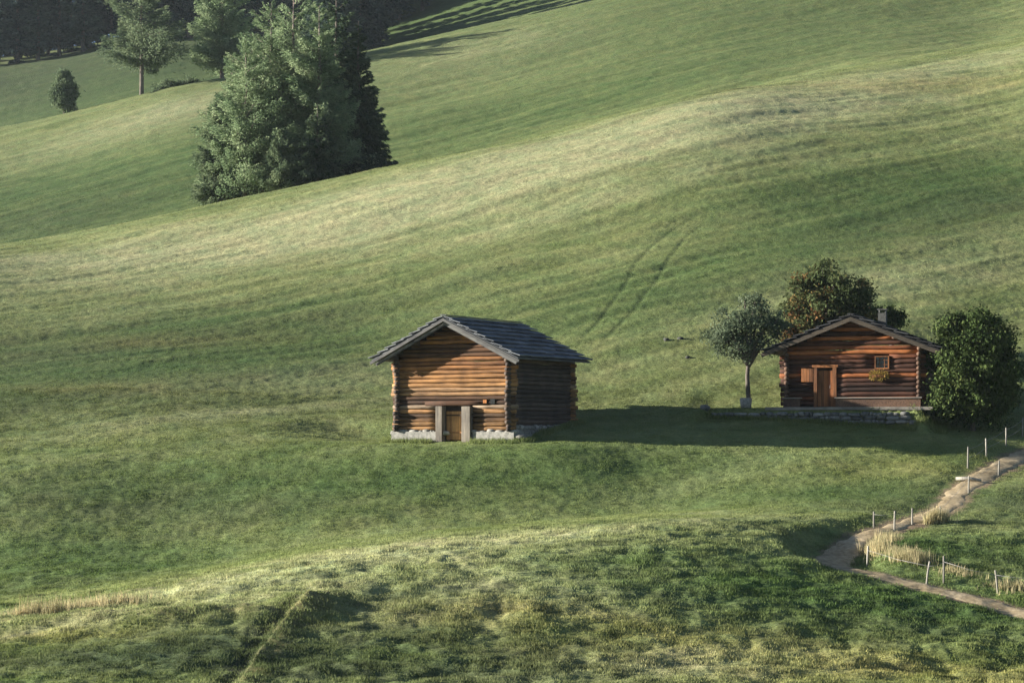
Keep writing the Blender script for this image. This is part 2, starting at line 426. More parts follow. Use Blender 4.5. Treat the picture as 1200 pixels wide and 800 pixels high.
def leaf_material(name, stops, trans=.3):
    m, nt, ns, ls = new_mat(name)
    out = ns.new('ShaderNodeOutputMaterial')
    rn = node(ns, 'ShaderNodeAttribute', attribute_name='rnd')
    r1 = ramp(ns, stops); ls.new(rn.outputs['Fac'], r1.inputs['Fac'])
    d = ns.new('ShaderNodeBsdfDiffuse'); t = ns.new('ShaderNodeBsdfTranslucent'); mx = node(ns, 'ShaderNodeMixShader', i_0=trans)
    ls.new(r1.outputs[0], d.inputs[0]); ls.new(r1.outputs[0], t.inputs[0])
    ls.new(d.outputs[0], mx.inputs[1]); ls.new(t.outputs[0], mx.inputs[2]); ls.new(mx.outputs[0], out.inputs[0])
    return m

def wood_material(name, stops, axis='X', rough=.85, streak=(.55, 1.25), sc=1.0):
    """weathered wood: a colour per board or log (rnd, tint) and grain that runs along its axis"""
    m, nt, ns, ls = new_mat(name)
    out = ns.new('ShaderNodeOutputMaterial'); tc = ns.new('ShaderNodeTexCoord')
    rn = node(ns, 'ShaderNodeAttribute', attribute_name='rnd'); tn = node(ns, 'ShaderNodeAttribute', attribute_name='tint')
    r1 = ramp(ns, stops); ls.new(rn.outputs['Fac'], r1.inputs['Fac'])
    mp = ns.new('ShaderNodeMapping'); S = {'X': (.7, 14, 14), 'Y': (14, .7, 14), 'Z': (14, 14, .7)}[axis]
    mp.inputs['Scale'].default_value = tuple(q * sc for q in S); ls.new(tc.outputs['Object'], mp.inputs['Vector'])
    ad = node(ns, 'ShaderNodeVectorMath', operation='ADD'); ls.new(mp.outputs[0], ad.inputs[0])
    cm = node(ns, 'ShaderNodeVectorMath', operation='SCALE'); cm.inputs[0].default_value = (37, 53, 71); ls.new(rn.outputs['Fac'], cm.inputs['Scale']); ls.new(cm.outputs[0], ad.inputs[1])
    n1 = node(ns, 'ShaderNodeTexNoise', i_Scale=1.0, i_Detail=6.0, i_Roughness=.65); ls.new(ad.outputs[0], n1.inputs['Vector'])
    lo, hi = streak
    r2 = ramp(ns, [(.33, (lo, lo, lo * 1.04)), (.52, (1, 1, 1)), (.72, (hi, hi * .97, hi * .9))]); ls.new(n1.outputs['Fac'], r2.inputs['Fac'])
    c = mixc(ns, ls, 'MULTIPLY', 1.0, r1.outputs[0], r2.outputs[0]); c = mixc(ns, ls, 'MULTIPLY', 1.0, c, tn.outputs['Color'])
    n2 = node(ns, 'ShaderNodeTexNoise', i_Scale=1.4, i_Detail=4.0); ls.new(tc.outputs['Object'], n2.inputs['Vector'])
    r3 = ramp(ns, [(.38, (.55, .55, .58)), (.58, (1, 1, 1))]); ls.new(n2.outputs['Fac'], r3.inputs['Fac'])
    c = mixc(ns, ls, 'MULTIPLY', .7, c, r3.outputs[0])
    b = node(ns, 'ShaderNodeBump', i_Strength=.5, i_Distance=.02); ls.new(n1.outputs['Fac'], b.inputs['Height'])
    d = node(ns, 'ShaderNodeBsdfPrincipled', i_Roughness=rough); d.inputs['Specular IOR Level'].default_value = .25
    ls.new(c, d.inputs['Base Color']); ls.new(b.outputs[0], d.inputs['Normal']); ls.new(d.outputs[0], out.inputs[0])
    return m

def stone_material(name, a, b_):
    m, nt, ns, ls = new_mat(name)
    out = ns.new('ShaderNodeOutputMaterial'); tc = ns.new('ShaderNodeTexCoord')
    rn = node(ns, 'ShaderNodeAttribute', attribute_name='rnd')
    r1 = ramp(ns, [(0, a), (1, b_)]); ls.new(rn.outputs['Fac'], r1.inputs['Fac'])
    n1 = node(ns, 'ShaderNodeTexNoise', i_Scale=7.0, i_Detail=8.0, i_Roughness=.7); ls.new(tc.outputs['Object'], n1.inputs['Vector'])
    r2 = ramp(ns, [(.35, (.55, .56, .55)), (.6, (1.1, 1.1, 1.08))]); ls.new(n1.outputs['Fac'], r2.inputs['Fac'])
    c = mixc(ns, ls, 'MULTIPLY', 1.0, r1.outputs[0], r2.outputs[0])
    b = node(ns, 'ShaderNodeBump', i_Strength=.7, i_Distance=.03); ls.new(n1.outputs['Fac'], b.inputs['Height'])
    d = node(ns, 'ShaderNodeBsdfPrincipled', i_Roughness=.9)
    ls.new(c, d.inputs['Base Color']); ls.new(b.outputs[0], d.inputs['Normal']); ls.new(d.outputs[0], out.inputs[0])
    return m

def dirt_material():
    m, nt, ns, ls = new_mat('trodden_earth')
    out = ns.new('ShaderNodeOutputMaterial'); tc = ns.new('ShaderNodeTexCoord')
    n1 = node(ns, 'ShaderNodeTexNoise', i_Scale=1.1, i_Detail=9.0, i_Roughness=.68); ls.new(tc.outputs['Object'], n1.inputs['Vector'])
    r1 = ramp(ns, [(.3, (.23, .175, .10)), (.5, (.42, .33, .20)), (.7, (.52, .425, .28))]); ls.new(n1.outputs['Fac'], r1.inputs['Fac'])
    n2 = node(ns, 'ShaderNodeTexVoronoi', i_Scale=7.0); ls.new(tc.outputs['Object'], n2.inputs['Vector'])
    r2 = ramp(ns, [(.0, (1.2, 1.2, 1.2)), (.35, (1, 1, 1)), (.8, (.8, .78, .76))]); ls.new(n2.outputs['Distance'], r2.inputs['Fac'])
    c = mixc(ns, ls, 'MULTIPLY', 1.0, r1.outputs[0], r2.outputs[0])
    b = node(ns, 'ShaderNodeBump', i_Strength=.8, i_Distance=.06); ls.new(n1.outputs['Fac'], b.inputs['Height'])
    d = node(ns, 'ShaderNodeBsdfPrincipled', i_Roughness=.95); d.inputs['Specular IOR Level'].default_value = .15
    ls.new(c, d.inputs['Base Color']); ls.new(b.outputs[0], d.inputs['Normal']); ls.new(d.outputs[0], out.inputs[0])
    return m

def plain_material(name, c, rough=.6, metal=0.0, spec=.4):
    m, nt, ns, ls = new_mat(name)
    out = ns.new('ShaderNodeOutputMaterial'); tc = ns.new('ShaderNodeTexCoord')
    n1 = node(ns, 'ShaderNodeTexNoise', i_Scale=9.0, i_Detail=5.0); ls.new(tc.outputs['Object'], n1.inputs['Vector'])
    r1 = ramp(ns, [(.3, tuple(q * .7 for q in c)), (.7, tuple(q * 1.2 for q in c))]); ls.new(n1.outputs['Fac'], r1.inputs['Fac'])
    d = node(ns, 'ShaderNodeBsdfPrincipled', i_Roughness=rough, i_Metallic=metal); d.inputs['Specular IOR Level'].default_value = spec
    ls.new(r1.outputs[0], d.inputs['Base Color']); ls.new(d.outputs[0], out.inputs[0]); return m

M_ground = grass_material('pasture', True); M_blade = grass_material('grass_blade', False); M_dirt = dirt_material()
barn_st = [(0, (.07, .043, .028)), (.22, (.14, .076, .040)), (.45, (.27, .132, .054)), (.7, (.35, .18, .070)), (.85, (.29, .18, .10)), (1, (.26, .19, .13))]
M_log_x = wood_material('barn_log_front', barn_st, 'X', streak=(.22, 1.45)); M_log_y = wood_material('barn_log_side', [(0, (.055, .043, .038)), (1, (.12, .088, .068))], 'Y')  # side logs coloured darker than the front, shade of that side included
M_grey = wood_material('grey_weathered_board', [(0, (.085, .084, .082)), (1, (.15, .147, .142))], 'X')
M_post = wood_material('door_post_wood', [(0, (.19, .165, .135)), (1, (.27, .235, .19))], 'Z')
M_door = wood_material('orange_door_board', [(0, (.38, .18, .07)), (1, (.56, .31, .12))], 'Z')
M_shingle = wood_material('roof_board', [(0, (.13, .14, .155)), (.7, (.175, .185, .20)), (1, (.24, .25, .265))], 'Y', sc=.6)
cab_st = [(0, (.035, .02, .016)), (.45, (.085, .036, .022)), (.7, (.20, .068, .028)), (1, (.42, .145, .046))]
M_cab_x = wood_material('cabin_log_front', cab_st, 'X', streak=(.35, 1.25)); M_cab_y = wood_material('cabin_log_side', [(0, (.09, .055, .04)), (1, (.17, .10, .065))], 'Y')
M_cabroof = wood_material('cabin_roof_board', [(0, (.045, .045, .05)), (1, (.10, .10, .108))], 'X')
M_cabrake = wood_material('cabin_rake_board', [(0, (.075, .06, .045)), (1, (.12, .095, .07))], 'X')
M_cabdoor = wood_material('cabin_door_board', [(0, (.17, .075, .035)), (1, (.32, .13, .05))], 'Z')
M_bench = wood_material('bench_board', [(0, (.22, .20, .17)), (1, (.33, .30, .26))], 'X')
M_fence = wood_material('fence_post_wood', [(0, (.22, .205, .175)), (1, (.36, .335, .285))], 'Z')
M_wire = plain_material('fence_wire', (.30, .29, .28), .5, .3)
M_pane = plain_material('window_pane', (.012, .013, .015), .12, 0, .5)
M_white = stone_material('whitewashed_rubble', (.14, .135, .12), (.42, .40, .365)); M_stone = stone_material('grey_stone', (.09, .092, .09), (.30, .29, .275))
M_darkrock = stone_material('dark_stone', (.03, .032, .03), (.07, .07, .065))
M_bark = wood_material('bark', [(0, (.10, .085, .07)), (1, (.17, .145, .12))], 'Z', .95)
M_barkl = wood_material('larch_bark', [(0, (.17, .14, .12)), (1, (.26, .21, .18))], 'Z', .95)

# ------------------------------------------------------------------ the ground, one sheet
def spaced(*segs):
    out = []
    for a, b, st in segs: out.append(np.arange(a, b, st))
    return np.concatenate(out)
cols = spaced((-20000, -4000, 2000), (-4000, -1000, 300), (-1000, -200, 40), (-200, -30, 8), (-30, 1230, 2), (1230, 1400, 8), (1400, 2200, 40), (2200, 5200, 300), (5200, 21201, 2000))
rows = spaced((-120, 20, 6), (20, 50, 1.5), (50, 57, .5), (57, 135, .13), (135, 180, .2), (180, 235, .3), (235, 330, .5), (330, 450, 1.2), (450, 600, 8), (600, 1701, 50))
UU, YY = np.meshgrid((cols - 600) / F, rows)
XX = UU * np.maximum(YY, 25.0)
tot, pm, rut, ad, plat = features(XX, YY)
ZZ = tot + micro(XX, YY, ad, plat)
gc = grass_colour(XX.ravel(), YY.ravel())
# bare earth of the path bed, ruts, shade painted along the ditch
w = np.clip(pm.ravel(), 0, 1)[:, None]; gc = gc * (1 - w) + np.array((.24, .185, .13)) * w
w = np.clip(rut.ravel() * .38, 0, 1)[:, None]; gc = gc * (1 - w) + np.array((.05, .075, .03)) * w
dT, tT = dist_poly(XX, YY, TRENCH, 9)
w = (np.exp(-((dT - .35) / .35) ** 2) * .7 * sstep(0, .1, tT)).ravel()[:, None]; gc = gc * (1 - w) + np.array((.075, .065, .05)) * w  # right side of the ditch darkened, its shade put into the earth colour
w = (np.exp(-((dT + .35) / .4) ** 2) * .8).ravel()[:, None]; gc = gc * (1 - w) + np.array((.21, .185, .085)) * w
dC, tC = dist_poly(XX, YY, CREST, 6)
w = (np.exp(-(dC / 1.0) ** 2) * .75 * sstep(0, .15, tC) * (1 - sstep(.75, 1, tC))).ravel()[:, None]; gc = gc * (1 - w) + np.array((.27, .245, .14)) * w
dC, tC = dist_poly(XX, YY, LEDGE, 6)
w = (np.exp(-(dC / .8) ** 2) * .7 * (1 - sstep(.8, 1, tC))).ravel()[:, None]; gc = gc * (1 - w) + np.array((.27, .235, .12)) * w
nr, nc = XX.shape
ii = np.arange(nr * nc).reshape(nr, nc)
faces = np.stack([ii[:-1, :-1], ii[:-1, 1:], ii[1:, 1:], ii[1:, :-1]], -1).reshape(-1, 4)
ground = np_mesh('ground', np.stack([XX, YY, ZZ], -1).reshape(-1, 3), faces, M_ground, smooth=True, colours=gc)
tag(ground, kind='structure')

# the footpath: a narrow strip laid over its bed
def build_path():
    P = smooth_poly(PATH, 4); n = len(P); V = []; Fc = []; m = 9
    for i in range(n):
        d = P[min(i + 1, n - 1)] - P[max(i - 1, 0)]; d /= np.linalg.norm(d); nn = np.array([-d[1], d[0]])
        t = i / (n - 1)
        hw = .60 + .22 * math.exp(-((t - .40) / .06) ** 2) + .12 * float(perl(np.array(i * .13), np.array(.5), 9)) - .25 * math.exp(-((t - .56) / .06) ** 2)
        for j in range(m):
            q = P[i] + nn * hw * (j / (m - 1) * 2 - 1) * (1 + .10 * float(perl(np.array(i * .41), np.array(float(j > 4)), 8)))
            V.append((q[0], q[1]))
    V = np.array(V); t, pm_, r_, ad_, m_ = features(V[:, 0], V[:, 1])
    j = np.tile(np.arange(m), n); edge = np.abs(j - 4) / 4
    Z = t + micro(V[:, 0], V[:, 1], ad_, m_) + .035 - .07 * edge ** 4 + .02 * perl(V[:, 0] / .4, V[:, 1] / .4, 5)
    idx = np.arange(n * m).reshape(n, m)
    fc = np.stack([idx[:-1, :-1], idx[1:, :-1], idx[1:, 1:], idx[:-1, 1:]], -1).reshape(-1, 4)
    return tag(np_mesh('path', np.column_stack([V, Z]), fc, M_dirt, smooth=True), kind='structure')
build_path()

# ------------------------------------------------------------------ grass (nobody could count it)
def scatter(n, pxa, pxb, ya, yb):
    Yv = np.sqrt(rng.uniform(ya * ya, yb * yb, n)); X = (rng.uniform(pxa, pxb, n) - 600) / F * Yv
    return X, Yv
def keep_clear(X, Yv):
    a1, b1 = local2(H1, X, Yv); in1 = (np.abs(a1) < H1['W'] / 2) & (b1 > -.05) & (b1 < H1['D'] + .2)
    a2, b2 = local2(H2, X, Yv); in2 = (np.abs(a2) < H2['W'] / 2 + .1) & (b2 > -.9) & (b2 < H2['D'] + .2)
    return ~(in1 | in2)
def blades(name, X, Yv, hgt, wid, per, mat, lean=.5, tint=None, spread=.09, label=None):
    t, pm_, r_, ad_, m_ = features(X, Yv)
    ok = keep_clear(X, Yv) & (ad_ > .5 + .25 * rng.random(len(X)))
    X, Yv, t, ad_, m_ = X[ok], Yv[ok], t[ok], ad_[ok], m_[ok]; hgt = hgt[ok]
    Z = t + micro(X, Yv, ad_, m_) - .015
    C = grass_colour(X, Yv) if tint is None else tint[ok]
    n = len(X); rep = lambda a: np.repeat(a, per, axis=0)
    N = n * per
    bx = rep(X) + rng.normal(0, spread, N); by = rep(Yv) + rng.normal(0, spread, N); bz = rep(Z)
    h = rep(hgt) * rng.uniform(.55, 1.15, N); an = rng.uniform(0, 2 * math.pi, N); la = rng.uniform(0, 2 * math.pi, N); l = h * lean * rng.random(N)
    wv = wid * rng.uniform(.6, 1.4, N)
    V = np.empty((N, 3, 3), np.float32)
    V[:, 0] = np.stack([bx - np.cos(an) * wv, by - np.sin(an) * wv, bz], 1)
    V[:, 1] = np.stack([bx + np.cos(an) * wv, by + np.sin(an) * wv, bz], 1)
    V[:, 2] = np.stack([bx + np.cos(la) * l, by + np.sin(la) * l, bz + h], 1)
    rr = np.clip(rep(rng.random(n)) * .6 + rng.random(N) * .4, 0, 1)
    o = np_mesh(name, V.reshape(-1, 3), np.arange(N * 3).reshape(-1, 3), mat, attrs={'rnd': np.repeat(rr, 3)}, colours=np.repeat(rep(C), 3, axis=0))
    return tag(o, label, 'grass', kind='stuff')

X, Yv = scatter(330000, -25, 1225, 55, 112)
cl = fbm(X / 1.3, Yv / 1.1, 3, 91); low = 1 - sstep(76, 90, Yv)
hg = (.042 + .034 * low) * (1 + 1.0 * np.clip(cl, -.7, 1.2))
blades('grass', X, Yv, np.clip(hg, .025, .25), .014, 4, M_blade, .8, label='short green and straw coloured grass tufts covering the near pasture')
X, Yv = scatter(260000, -25, 1225, 112, 225)
cl = fbm(X / 2.2, Yv / 1.6, 3, 92)
hg = .042 * (1 + .9 * np.clip(cl, -.6, 1.2))
blades('grass', X, Yv, np.clip(hg, .02, .15), .028, 2, M_blade, .8, label='short dry grass tufts covering the upper slope of the pasture')

def wall_foot(H, x0, x1, y0, y1, n):
    lx = rng.uniform(x0, x1, n); ly = y0 + (y1 - y0) * rng.random(n) ** 1.6
    c, s = math.cos(H['th']), math.sin(H['th'])
    return H['loc'][0] + lx * c + ly * s, H['loc'][1] - lx * s + ly * c
parts_ = [wall_foot(H1, -3.6, -.9, -.26, -.9, 420), wall_foot(H1, 1.1, 3.6, -.26, -.9, 380), wall_foot(H1, 3.4, 4.1, -.2, 6.5, 500), wall_foot(H1, -3.9, -3.4, 0, 5, 260), wall_foot(H2, -7.0, 3.0, -1.42, -1.9, 900), wall_foot(H2, 3.0, 4.6, -1.6, 1.0, 500)]
X = np.concatenate([p[0] for p in parts_]); Yv = np.concatenate([p[1] for p in parts_])
blades('tall_grass', X, Yv, np.full(len(X), .20) * rng.uniform(.5, 1.5, len(X)), .014, 5, M_blade, .6, label='unmown green grass along the foot of the barn and the terrace wall')

def dry_patch(spots, name, label):
    XX_, YY_, HH_ = [], [], []
    for px, row, n, sx, sy, h in spots:
        p = at(px, row); XX_.append(rng.normal(p[0], sx, n)); YY_.append(rng.normal(p[1], sy, n)); HH_.append(np.full(n, h) * rng.uniform(.6, 1.2, n))
    X = np.concatenate(XX_); Yv = np.concatenate(YY_); h = np.concatenate(HH_)
    C = np.array((.42, .37, .23)) * rng.uniform(.75, 1.2, (len(X), 1))
    return blades(name, X, Yv, h, .013, 4, M_blade, .45, tint=C, spread=.05, label=label)
dry_patch([(42, 719, 80, .22, .15, .62), (62, 718, 70, .16, .15, .6), (52, 719, 60, .7, .2, .45), (85, 712, 50, .5, .2, .42), (120, 705, 90, .9, .3, .38), (20, 722, 50, .7, .2, .35), (140, 703, 40, .5, .3, .4)], 'tall_grass', 'pale dry tall grass standing on the bank at the lower left')
dry_patch([(1032, 618, 170, .2, .5, .45), (1028, 634, 160, .22, .4, .5), (1068, 656, 260, .38, .25, .5), (1078, 608, 420, .35, .15, .62), (1093, 608, 420, .3, .15, .62), (1040, 626, 120, .3, .4, .4), (1050, 645, 80, .4, .3, .35), (1190, 690, 120, .5, .3, .35), (1118, 672, 70, .4, .3, .3)], 'tall_grass', 'pale dry tall grass along the fence inside the path bend')

# ------------------------------------------------------------------ log buildings
def log_wall_front(W, z0, nlog, dia, ridge_z, half, openings, y=0.0, tintf=None, jit=.10, gable=True, sq=1.0):
    """logs that run along x at depth y; openings = (x0,x1,z0,z1)"""
    b = MB()
    z = z0 + dia / 2; i = 0; pitch = (ridge_z - (z0 + nlog * dia)) / half
    while True:
        g = z - (z0 + nlog * dia)
        if g < 0: L0, L1 = -W / 2 - random.uniform(-jit, jit * .6), W / 2 + random.uniform(-jit, jit * .6)
        else:
            if not gable: break
            hl = half - g / pitch - .22
            if hl < .3: break
            L0, L1 = -min(hl, W / 2 - .34), min(hl, W / 2 - .34)
        spans = [(L0, L1)]
        for (a, c, za, zb) in openings:
            if za - .02 < z < zb + .02:
                ns_ = []
                for s0, s1 in spans:
                    if a > s0 and c < s1: ns_ += [(s0, a), (c, s1)]
                    else: ns_.append((s0, s1))
                spans = ns_
        rv = random.random(); t = tintf(i, z) if tintf else (1, 1, 1)
        bow = random.uniform(-.018, .018)
        for s0, s1 in spans:
            n = max(3, int((s1 - s0) / .6))
            pts = []; rad = []
            for q in range(n + 1):
                u = q / n; x = s0 + (s1 - s0) * u
                pts.append((x, y + random.uniform(-.012, .012), z + bow * math.sin(x * 1.3 + i) + random.uniform(-.008, .008)))
                rad.append(dia / 2 * (.97 + random.uniform(-.09, .05)))
            b.tube(pts, rad, 10, rv, t, squash=1.02)
        z += dia; i += 1
    return b

def log_wall_side(D, z0, nlog, dia, x, front=.36, back=.36, jit=.10, tint=(1, 1, 1), openings=()):
    b = MB()
    for i in range(nlog + 1):
        z = z0 + dia * i
        if i == 0: z += dia * .18
        y0, y1 = -front - random.uniform(-jit, jit), D + back + random.uniform(-jit, jit)
        n = 9; pts = []; rad = []
        for q in range(n + 1):
            u = q / n; pts.append((x + random.uniform(-.012, .012), y0 + (y1 - y0) * u, z + random.uniform(-.01, .01))); rad.append(dia / 2 * (1 + random.uniform(-.06, .04)) * (.8 if i == 0 else 1))
        b.tube(pts, rad, 10, random.random(), tint)
    return b

def roof_slope(side, half, ridge_z, eave_z, y0, y1, ncourse, mat, parent, th=.045, name='roof_slope', wmin=.5, wmax=1.6):
    """board courses laid from the eave up, each overlapping the one below"""
    b = MB(); ang = math.atan2(ridge_z - eave_z, half); L = math.hypot(ridge_z - eave_z, half)
    ex = Vector((side * math.cos(ang), 0, -math.sin(ang))); nz = Vector((side * math.sin(ang), 0, math.cos(ang))); O = Vector((0, 0, ridge_z))
    M = Matrix(((ex.x, 0, nz.x, O.x), (ex.y, 1, nz.y, O.y), (ex.z, 0, nz.z, O.z), (0, 0, 0, 1)))
    cl = L / ncourse
    for k_ in range(ncourse):
        s0 = k_ * cl - (.14 if k_ else 0); s1 = (k_ + 1) * cl; base_h = .02; tilt = .095
        y = y0 + random.uniform(-.05, .0)
        while y < y1 - .03:
            w = min(random.uniform(wmin, wmax), y1 - y + .04); e = s1 + random.uniform(-.035, .045); hh = base_h + random.uniform(-.006, .012)
            ti = tilt + random.uniform(-.01, .02)
            g = random.random()
            vs = [(s0, y + .006, hh - .01), (e, y + .006, hh + ti), (e, y + w - .006, hh + ti + random.uniform(-.008, .008)), (s0, y + w - .006, hh - .01)]
            top = [(q[0], q[1], q[2] + th) for q in vs]
            vv = [M @ Vector(q) for q in vs + top]
            if side < 0: fs = [(0, 1, 2, 3), (7, 6, 5, 4), (4, 5, 1, 0), (5, 6, 2, 1), (6, 7, 3, 2), (7, 4, 0, 3)]
            else: fs = [(3, 2, 1, 0), (4, 5, 6, 7), (0, 1, 5, 4), (1, 2, 6, 5), (2, 3, 7, 6), (3, 0, 4, 7)]
            b.add(vv, fs, g); y += w
    # boarding under the courses
    b.box((.02, y0 + .06, -.05), (L - .06, y1 - .06, -.005), .2, M=M)
    return b.build(name, mat, parent)

def rake(side, half, ridge_z, eave_z, y, th, hgt, drop, mat, parent, ext=.06):
    ang = math.atan2(ridge_z - eave_z, half); L = math.hypot(ridge_z - eave_z, half) + ext
    ex = Vector((side * math.cos(ang), 0, -math.sin(ang))); nz = Vector((side * math.sin(ang), 0, math.cos(ang)))
    M = Matrix(((ex.x, 0, nz.x, 0), (ex.y, 1, nz.y, 0), (ex.z, 0, nz.z, ridge_z), (0, 0, 0, 1)))
    b = MB(); b.box((.0, y - th / 2, -drop - hgt), (L, y + th / 2, -drop), M=M, jit=.006)
    return b.build('rake_board', mat, parent)

def hut_empty(name, H, z): return empty(name, (H['loc'][0], H['loc'][1], z), -H['th'])

# ---- the hay barn
barn = hut_empty('log_barn', H1, H1['z'])
tag(barn, 'weathered log hay barn with pale stone footing and small low orange door', 'barn')
W, D = H1['W'], H1['D']; zf = .42; dia = .206; nl = 16
half = 4.0; ridge_z = 5.78; eave_z = 3.78
door_x0, door_x1 = -.30, .58
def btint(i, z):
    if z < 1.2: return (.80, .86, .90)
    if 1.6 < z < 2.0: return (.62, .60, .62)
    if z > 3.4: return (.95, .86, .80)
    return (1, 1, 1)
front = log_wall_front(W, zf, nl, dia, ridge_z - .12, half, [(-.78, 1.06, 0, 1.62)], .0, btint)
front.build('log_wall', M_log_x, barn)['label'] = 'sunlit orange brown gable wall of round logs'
log_wall_front(W, zf, nl, dia, ridge_z - .12, half, [], D).build('log_wall', M_log_x, barn)
for sx in (-1, 1):
    log_wall_side(D, zf, nl, dia, sx * (W / 2 - .36)).build('log_wall', M_log_y, barn)
inner = MB(); inner.box((-W / 2 + .42, .25, .1), (W / 2 - .42, D - .2, 3.6)); inner.build('inner_box', M_log_y, barn)  # unseen solid box added to stop light leaking between the logs
# foundation of whitewashed rubble
fb = MB()
def rubble(b, p0, p1, zlo, zhi, thick, n_rows):
    v = Vector(p1) - Vector(p0); L = v.length; v.normalize(); nn = Vector((v.y, -v.x))
    b_h = (zhi - zlo) / n_rows
    for r_ in range(n_rows):
        x = random.uniform(-.1, .05)
        while x < L:
            w = random.choice((.16, .24, .34, .48, .62)) * random.uniform(.85, 1.15); p = Vector(p0) + v * (x + w / 2)
            sx = abs(v.x) * w * .54 + abs(nn.x) * thick; sy = abs(v.y) * w * .54 + abs(nn.y) * thick
            b.rock((p.x, p.y, zlo + b_h * (r_ + .5) + random.uniform(-.04, .04)), sx, sy, b_h * random.uniform(.48, .66)); x += w
    
for fx0, fx1 in ((-W / 2 + .02, -.82), (1.08, W / 2 - .02)):
    fb = MB(); rubble(fb, (fx0, .0), (fx1, .0), -.35, zf + .02, .22, 4); fb.box((fx0 + .06, -.235, -.6), (fx1 - .04, .2, zf - .05), .5); fb.build('stone_footing', M_white, barn)
for sx in (-1, 1):
    fb = MB(); rubble(fb, (sx * (W / 2 - .36), .3), (sx * (W / 2 - .36), D), -.2, zf + .25, .26, 4); fb.box((sx * (W / 2 - .36) - .2, .3, -.6), (sx * (W / 2 - .36) + .2, D, zf - .05), .5); fb.build('stone_footing', M_white, barn)
for x0, x1 in ((-.80, -.42), (.60, 1.04)):
    p = MB(); p.box((x0, -.36, -.5), (x1 - .06 if x0 < 0 else x1, .12, 1.58), jit=.015); p.build('door_post', M_post, barn)
p = MB(); p.tube([(-1.5, -.02, 1.71), (-.3, -.03, 1.73), (.8, -.02, 1.72), (1.9, 0, 1.70)], [.13, .14, .135, .12], 10, .1, (.7, .6, .55)); p.build('lintel', M_log_x, barn)
dm = MB(); x = -.42
while x < .58:
    w = random.uniform(.12, .18); dm.box((x + .004, .02, -.02), (min(x + w, .60) - .004, .06, 1.34), jit=.004); x += w
door = dm.build('door', M_door, barn)
for z in (.30, 1.12):
    bt = MB(); bt.box((-.40, -.012, z), (.59, .018, z + .07)); bt.build('batten', M_log_x, door)
vt = MB(); vt.box((1.64, -.135, 1.72), (1.82, -.09, 1.88), .5, (.8, .6, .5)); vt.build('vent_flap', M_door, barn)
vt = MB(); vt.box((2.02, -.13, 1.68), (2.26, -.08, 1.92), .0, (.12, .12, .14)); vt.build('vent_shade_panel', M_pane, barn)  # near-black panel on the logs standing in for a shaded opening
roof = empty('roof', (0, 0, 0)); roof.parent = barn
yf, yb = -1.08, D + .55
for sd in (-1, 1):
    roof_slope(sd, half, ridge_z, eave_z, yf, yb, 9, M_shingle, roof)
    rake(sd, half, ridge_z, eave_z, yf + .03, .05, .13, .055, M_grey, roof); rake(sd, half - .1, ridge_z - .02, eave_z + .03, yf + .22, .07, .13, .20, M_grey, roof, .0)
rc = MB(); rc.box((-.16, yf, ridge_z + .09), (.0, yb, ridge_z + .125), M=Matrix.Identity(4)); rc.box((.004, yf - .01, ridge_z + .07), (.17, yb, ridge_z + .105)); rc.build('ridge_cap', M_shingle, roof)
pu = MB()
for x, z in ((0, ridge_z - .20), (-1.9, ridge_z - 1.15), (1.9, ridge_z - 1.15), (-W / 2 + .30, eave_z + .12), (W / 2 - .30, eave_z + .12)):
    pu.tube([(x, yf + .3, z), (x, 2, z), (x, yb - .2, z)], .11, 10)
pu.build('purlin', M_log_y, roof)

# ---- the cabin
cab = hut_empty('log_cabin', H2, H2['z'])
tag(cab, 'dark brown log cabin with small window and chimney standing between trees', 'cabin')
W, D = H2['W'], H2['D']; dia = .229; nl = 11; zf = .06
half = 4.45; ridge_z = 4.47; eave_z = 2.72
px2x = lambda p: (p - 999) / (F / 105.5) / math.cos(H2['th'])
row2z = lambda r_: (476.5 - r_) / (F / 105.3)
dx0, dx1 = px2x(960), px2x(977); wx0, wx1, wz0, wz1 = px2x(1024), px2x(1040), row2z(432.5), row2z(417)
sx0, sx1, sz0, sz1 = px2x(942), px2x(955), row2z(447), row2z(431)
front = log_wall_front(W, zf, nl, dia, ridge_z - .1, half, [(dx0 - .1, dx1 + .1, 0, 1.85), (wx0, wx1, wz0 + .05, wz1 - .05), (sx0, sx1, sz0 + .05, sz1 - .05)], 0, None)
front.build('log_wall', M_cab_x, cab)
log_wall_front(W, zf, nl, dia, ridge_z - .1, half, [], D).build('log_wall', M_cab_x, cab)
for sx in (-1, 1): log_wall_side(D, zf, nl, dia, sx * (W / 2 - .34), front=.26).build('log_wall', M_cab_y, cab)
inner = MB(); inner.box((-W / 2 + .42, .30, .1), (W / 2 - .42, D - .2, 2.5)); inner.build('inner_box', M_cab_y, cab)
dm = MB(); x = dx0
while x < dx1 - .02:
    w = random.uniform(.12, .17); dm.box((x + .003, -.02, .02), (min(x + w, dx1) - .003, .03, 1.80), jit=.003); x += w
door = dm.build('door', M_cabdoor, cab)
hd = MB(); hd.tube([(dx1 - .12, -.03, .92), (dx1 - .12, -.09, .94), (dx1 - .12, -.09, 1.06), (dx1 - .12, -.03, 1.08)], .014, 6); hd.build('handle', M_wire, door)
for x0, x1 in ((dx0 - .17, dx0 - .01), (dx1 + .01, dx1 + .20)):
    p = MB(); p.box((x0, -.17, 0), (x1, .1, 1.95), jit=.005); p.build('door_post', M_cabdoor, cab)
p = MB(); p.box((dx0 - .25, -.18, 1.955), (dx1 + .28, .1, 2.08), jit=.005); p.build('lintel', M_cabdoor, cab)
